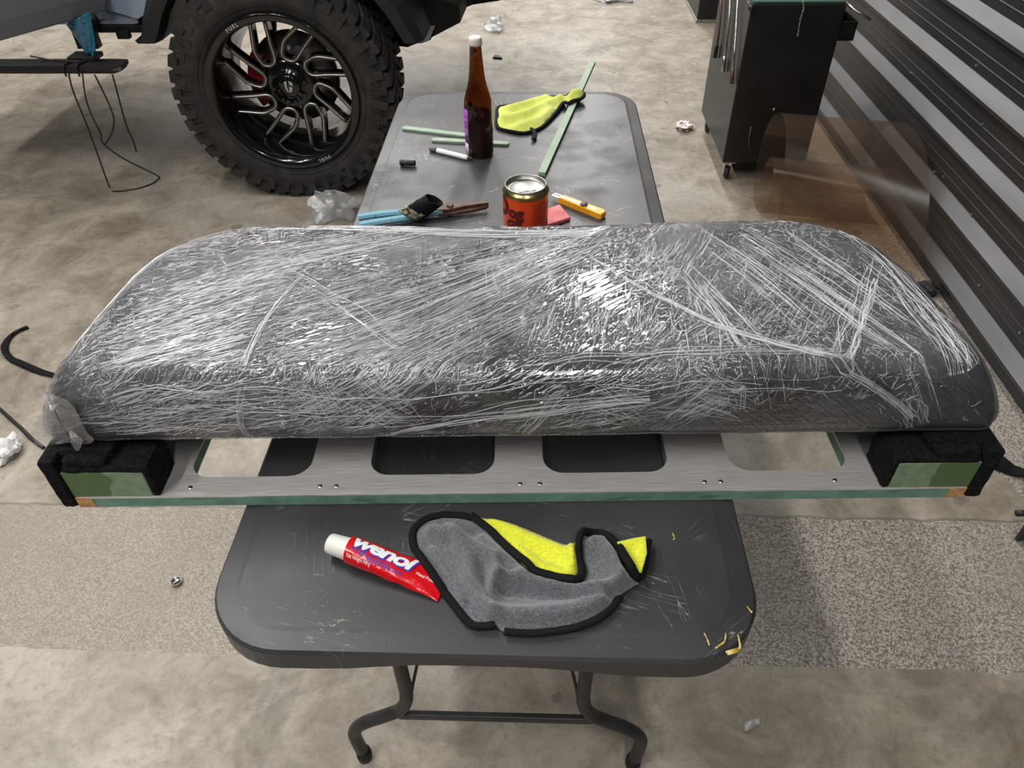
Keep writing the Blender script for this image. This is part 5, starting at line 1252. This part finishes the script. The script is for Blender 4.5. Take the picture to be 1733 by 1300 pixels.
# ------------------------------------------------------------------ litter and straps on the floor
crumple('plastic_bag', (-0.86, 2.83, 0.0), (0.115, 0.10, 0.07), M['litter_film'], 'crumpled clear plastic bag between the tyre and the table', 'plastic bag', 5)
crumple('paper_scrap', (-1.515, 1.43, 0.0), (0.042, 0.055, 0.045), M['paper'], 'crumpled white paper by the left end of the seat base', 'paper', 2)
crumple('wrapper', (0.745, 3.74, 0.0), (0.055, 0.05, 0.03), M['wrapper'], 'clear wrapper with red print beside the tool cabinet', 'wrapper', 8)
crumple('plastic_scrap', (-0.30, 5.41, 0.0), (0.07, 0.09, 0.05), M['litter_film'], 'small clear plastic scrap on the far floor beyond the bottle', 'scrap', 9)
crumple('paper_scrap', (0.56, 6.12, 0.0), (0.16, 0.10, 0.06), M['paper'], 'white paper scrap at the far edge of the floor', 'paper', 12)
def flat_scrap(name, pts, h, mat, label, cat):
    c = sum((Vector(p) for p in pts), Vector()) / len(pts)
    o_ = MB().prism([(p[0], p[1]) for p in pts], 0.0005, h, h * 0.3).build(name, mat, None, (c.x, c.y, 0))
    tag(o_, label, cat); return o_
flat_scrap('plastic_chip', [(-0.2851, 4.8085, 0), (-0.2799, 4.8524, -0), (-0.2464, 4.8523, 0), (-0.2256, 4.7974, 0)], 0.012, M['black_plastic'], 'small black chip on the floor behind the bottle', 'chip')
flat_scrap('plastic_clip', [(0.4413, 0.694, 0), (0.4445, 0.7039, 0), (0.4654, 0.7106, 0), (0.4795, 0.7134, 0), (0.4783, 0.7023, 0), (0.4591, 0.692, 0), (0.443, 0.6844, 0)], 0.006, M['litter_film'], 'clear plastic snippet on the floor right of the table leg', 'snippet')
bc = thing('bottle_cap', 'small silver cap on the speckled floor left of the table', 'cap', (*([(-0.8688, 1.0111, 0)][0][:2]), 0))
MB().lathe([(0.0, 0.001), (0.011, 0.001), (0.013, 0.003), (0.0132, 0.010), (0.0118, 0.010), (0.0112, 0.004), (0.0, 0.0035)], 24).build('cap_shell', M['steel'], bc)
MB().box((0, 0, 0.0045), (0.014, 0.004, 0.001), Matrix.Rotation(0.8, 3, 'Z')).build('cap_mark', M['black_plastic'], bc)
def strap(name, pts, w, mat, label, cat, thick=0.003):
    P = catmull(pts, 6); rows = []
    for i, p in enumerate(P):
        t = (P[min(i + 1, len(P) - 1)] - P[max(i - 1, 0)]).normalized(); sd = Vector((-t.y, t.x, 0))
        if sd.length < 1e-6: sd = Vector((1, 0, 0))
        sd.normalize(); tw = 0.5 * math.sin(i * 0.25)
        u = sd * math.cos(tw) + Vector((0, 0, 1)) * math.sin(tw)
        z = p.z + 0.004 + w / 2 * abs(math.sin(tw))
        c = Vector((p.x, p.y, z)); rows.append([c - u * w / 2, c, c + u * w / 2])
    c = P[len(P) // 2]
    o_ = MB().grid(rows).build(name, mat, None, (c.x, c.y, 0)); solidify(o_, thick, 0); tag(o_, label, cat); return o_
strap('webbing_strap', [(-1.7754, 2.0248, 0), (-1.8037, 1.9872, 0), (-1.8056, 1.9411, 0), (-1.7835, 1.8935, 0), (-1.7455, 1.8536, 0), (-1.6824, 1.8182, -0), (-1.618, 1.7896, 0), (-1.5355, 1.7618, 0), (-1.4736, 1.7342, 0)], 0.022, M['hem'], 'twisted black webbing strap curling on the floor left of the cushion', 'strap')
strap('webbing_strap', [(1.2345, 1.4816, 0), (1.2838, 1.4445, 0), (1.3227, 1.4233, -0), (1.3739, 1.3963, 0), (1.4432, 1.3766, 0)], 0.045, M['hem'], 'flat black strap on the floor past the right end of the seat base', 'strap')
cw = MB().tube(catmull([(p[0], p[1], 0.005) for p in [(-1.8111, 1.6997, 0), (-1.7011, 1.6413, 0), (-1.6462, 1.6104, 0), (-1.5842, 1.5648, 0), (-1.5303, 1.5255, 0), (-1.4783, 1.4848, 0), (-1.425, 1.4501, 0)]], 6), 0.0055, 8)
tag(cw.build('floor_cable', M['cable'], None, (-1.6, 1.6, 0)), 'grey-black cable running across the floor below the left strap', 'cable')
crumple('rubber_scrap', (1.42, 2.30, 0.0), (0.035, 0.05, 0.03), M['black_plastic'], 'black rubber scrap near the wall behind the cushion', 'scrap', 15)
st = thing('steel_plate_stand', 'dark upright steel plate at the right edge of the floor', 'steel plate', (1.328, 1.228, 0.0))
MB().box((0.015, 0.0, 0.07), (0.25, 0.012, 0.138), Matrix.Rotation(0.35, 3, 'Z'), 0.002).build('plate', M['steel_black'], st)
MB().lathe([(0.0, -0.03), (0.008, -0.03), (0.008, 0.0), (0.0, 0.0)], 10, 'x', (-0.11, -0.035, 0.10)).build('bolt', M['black_plastic'], st)
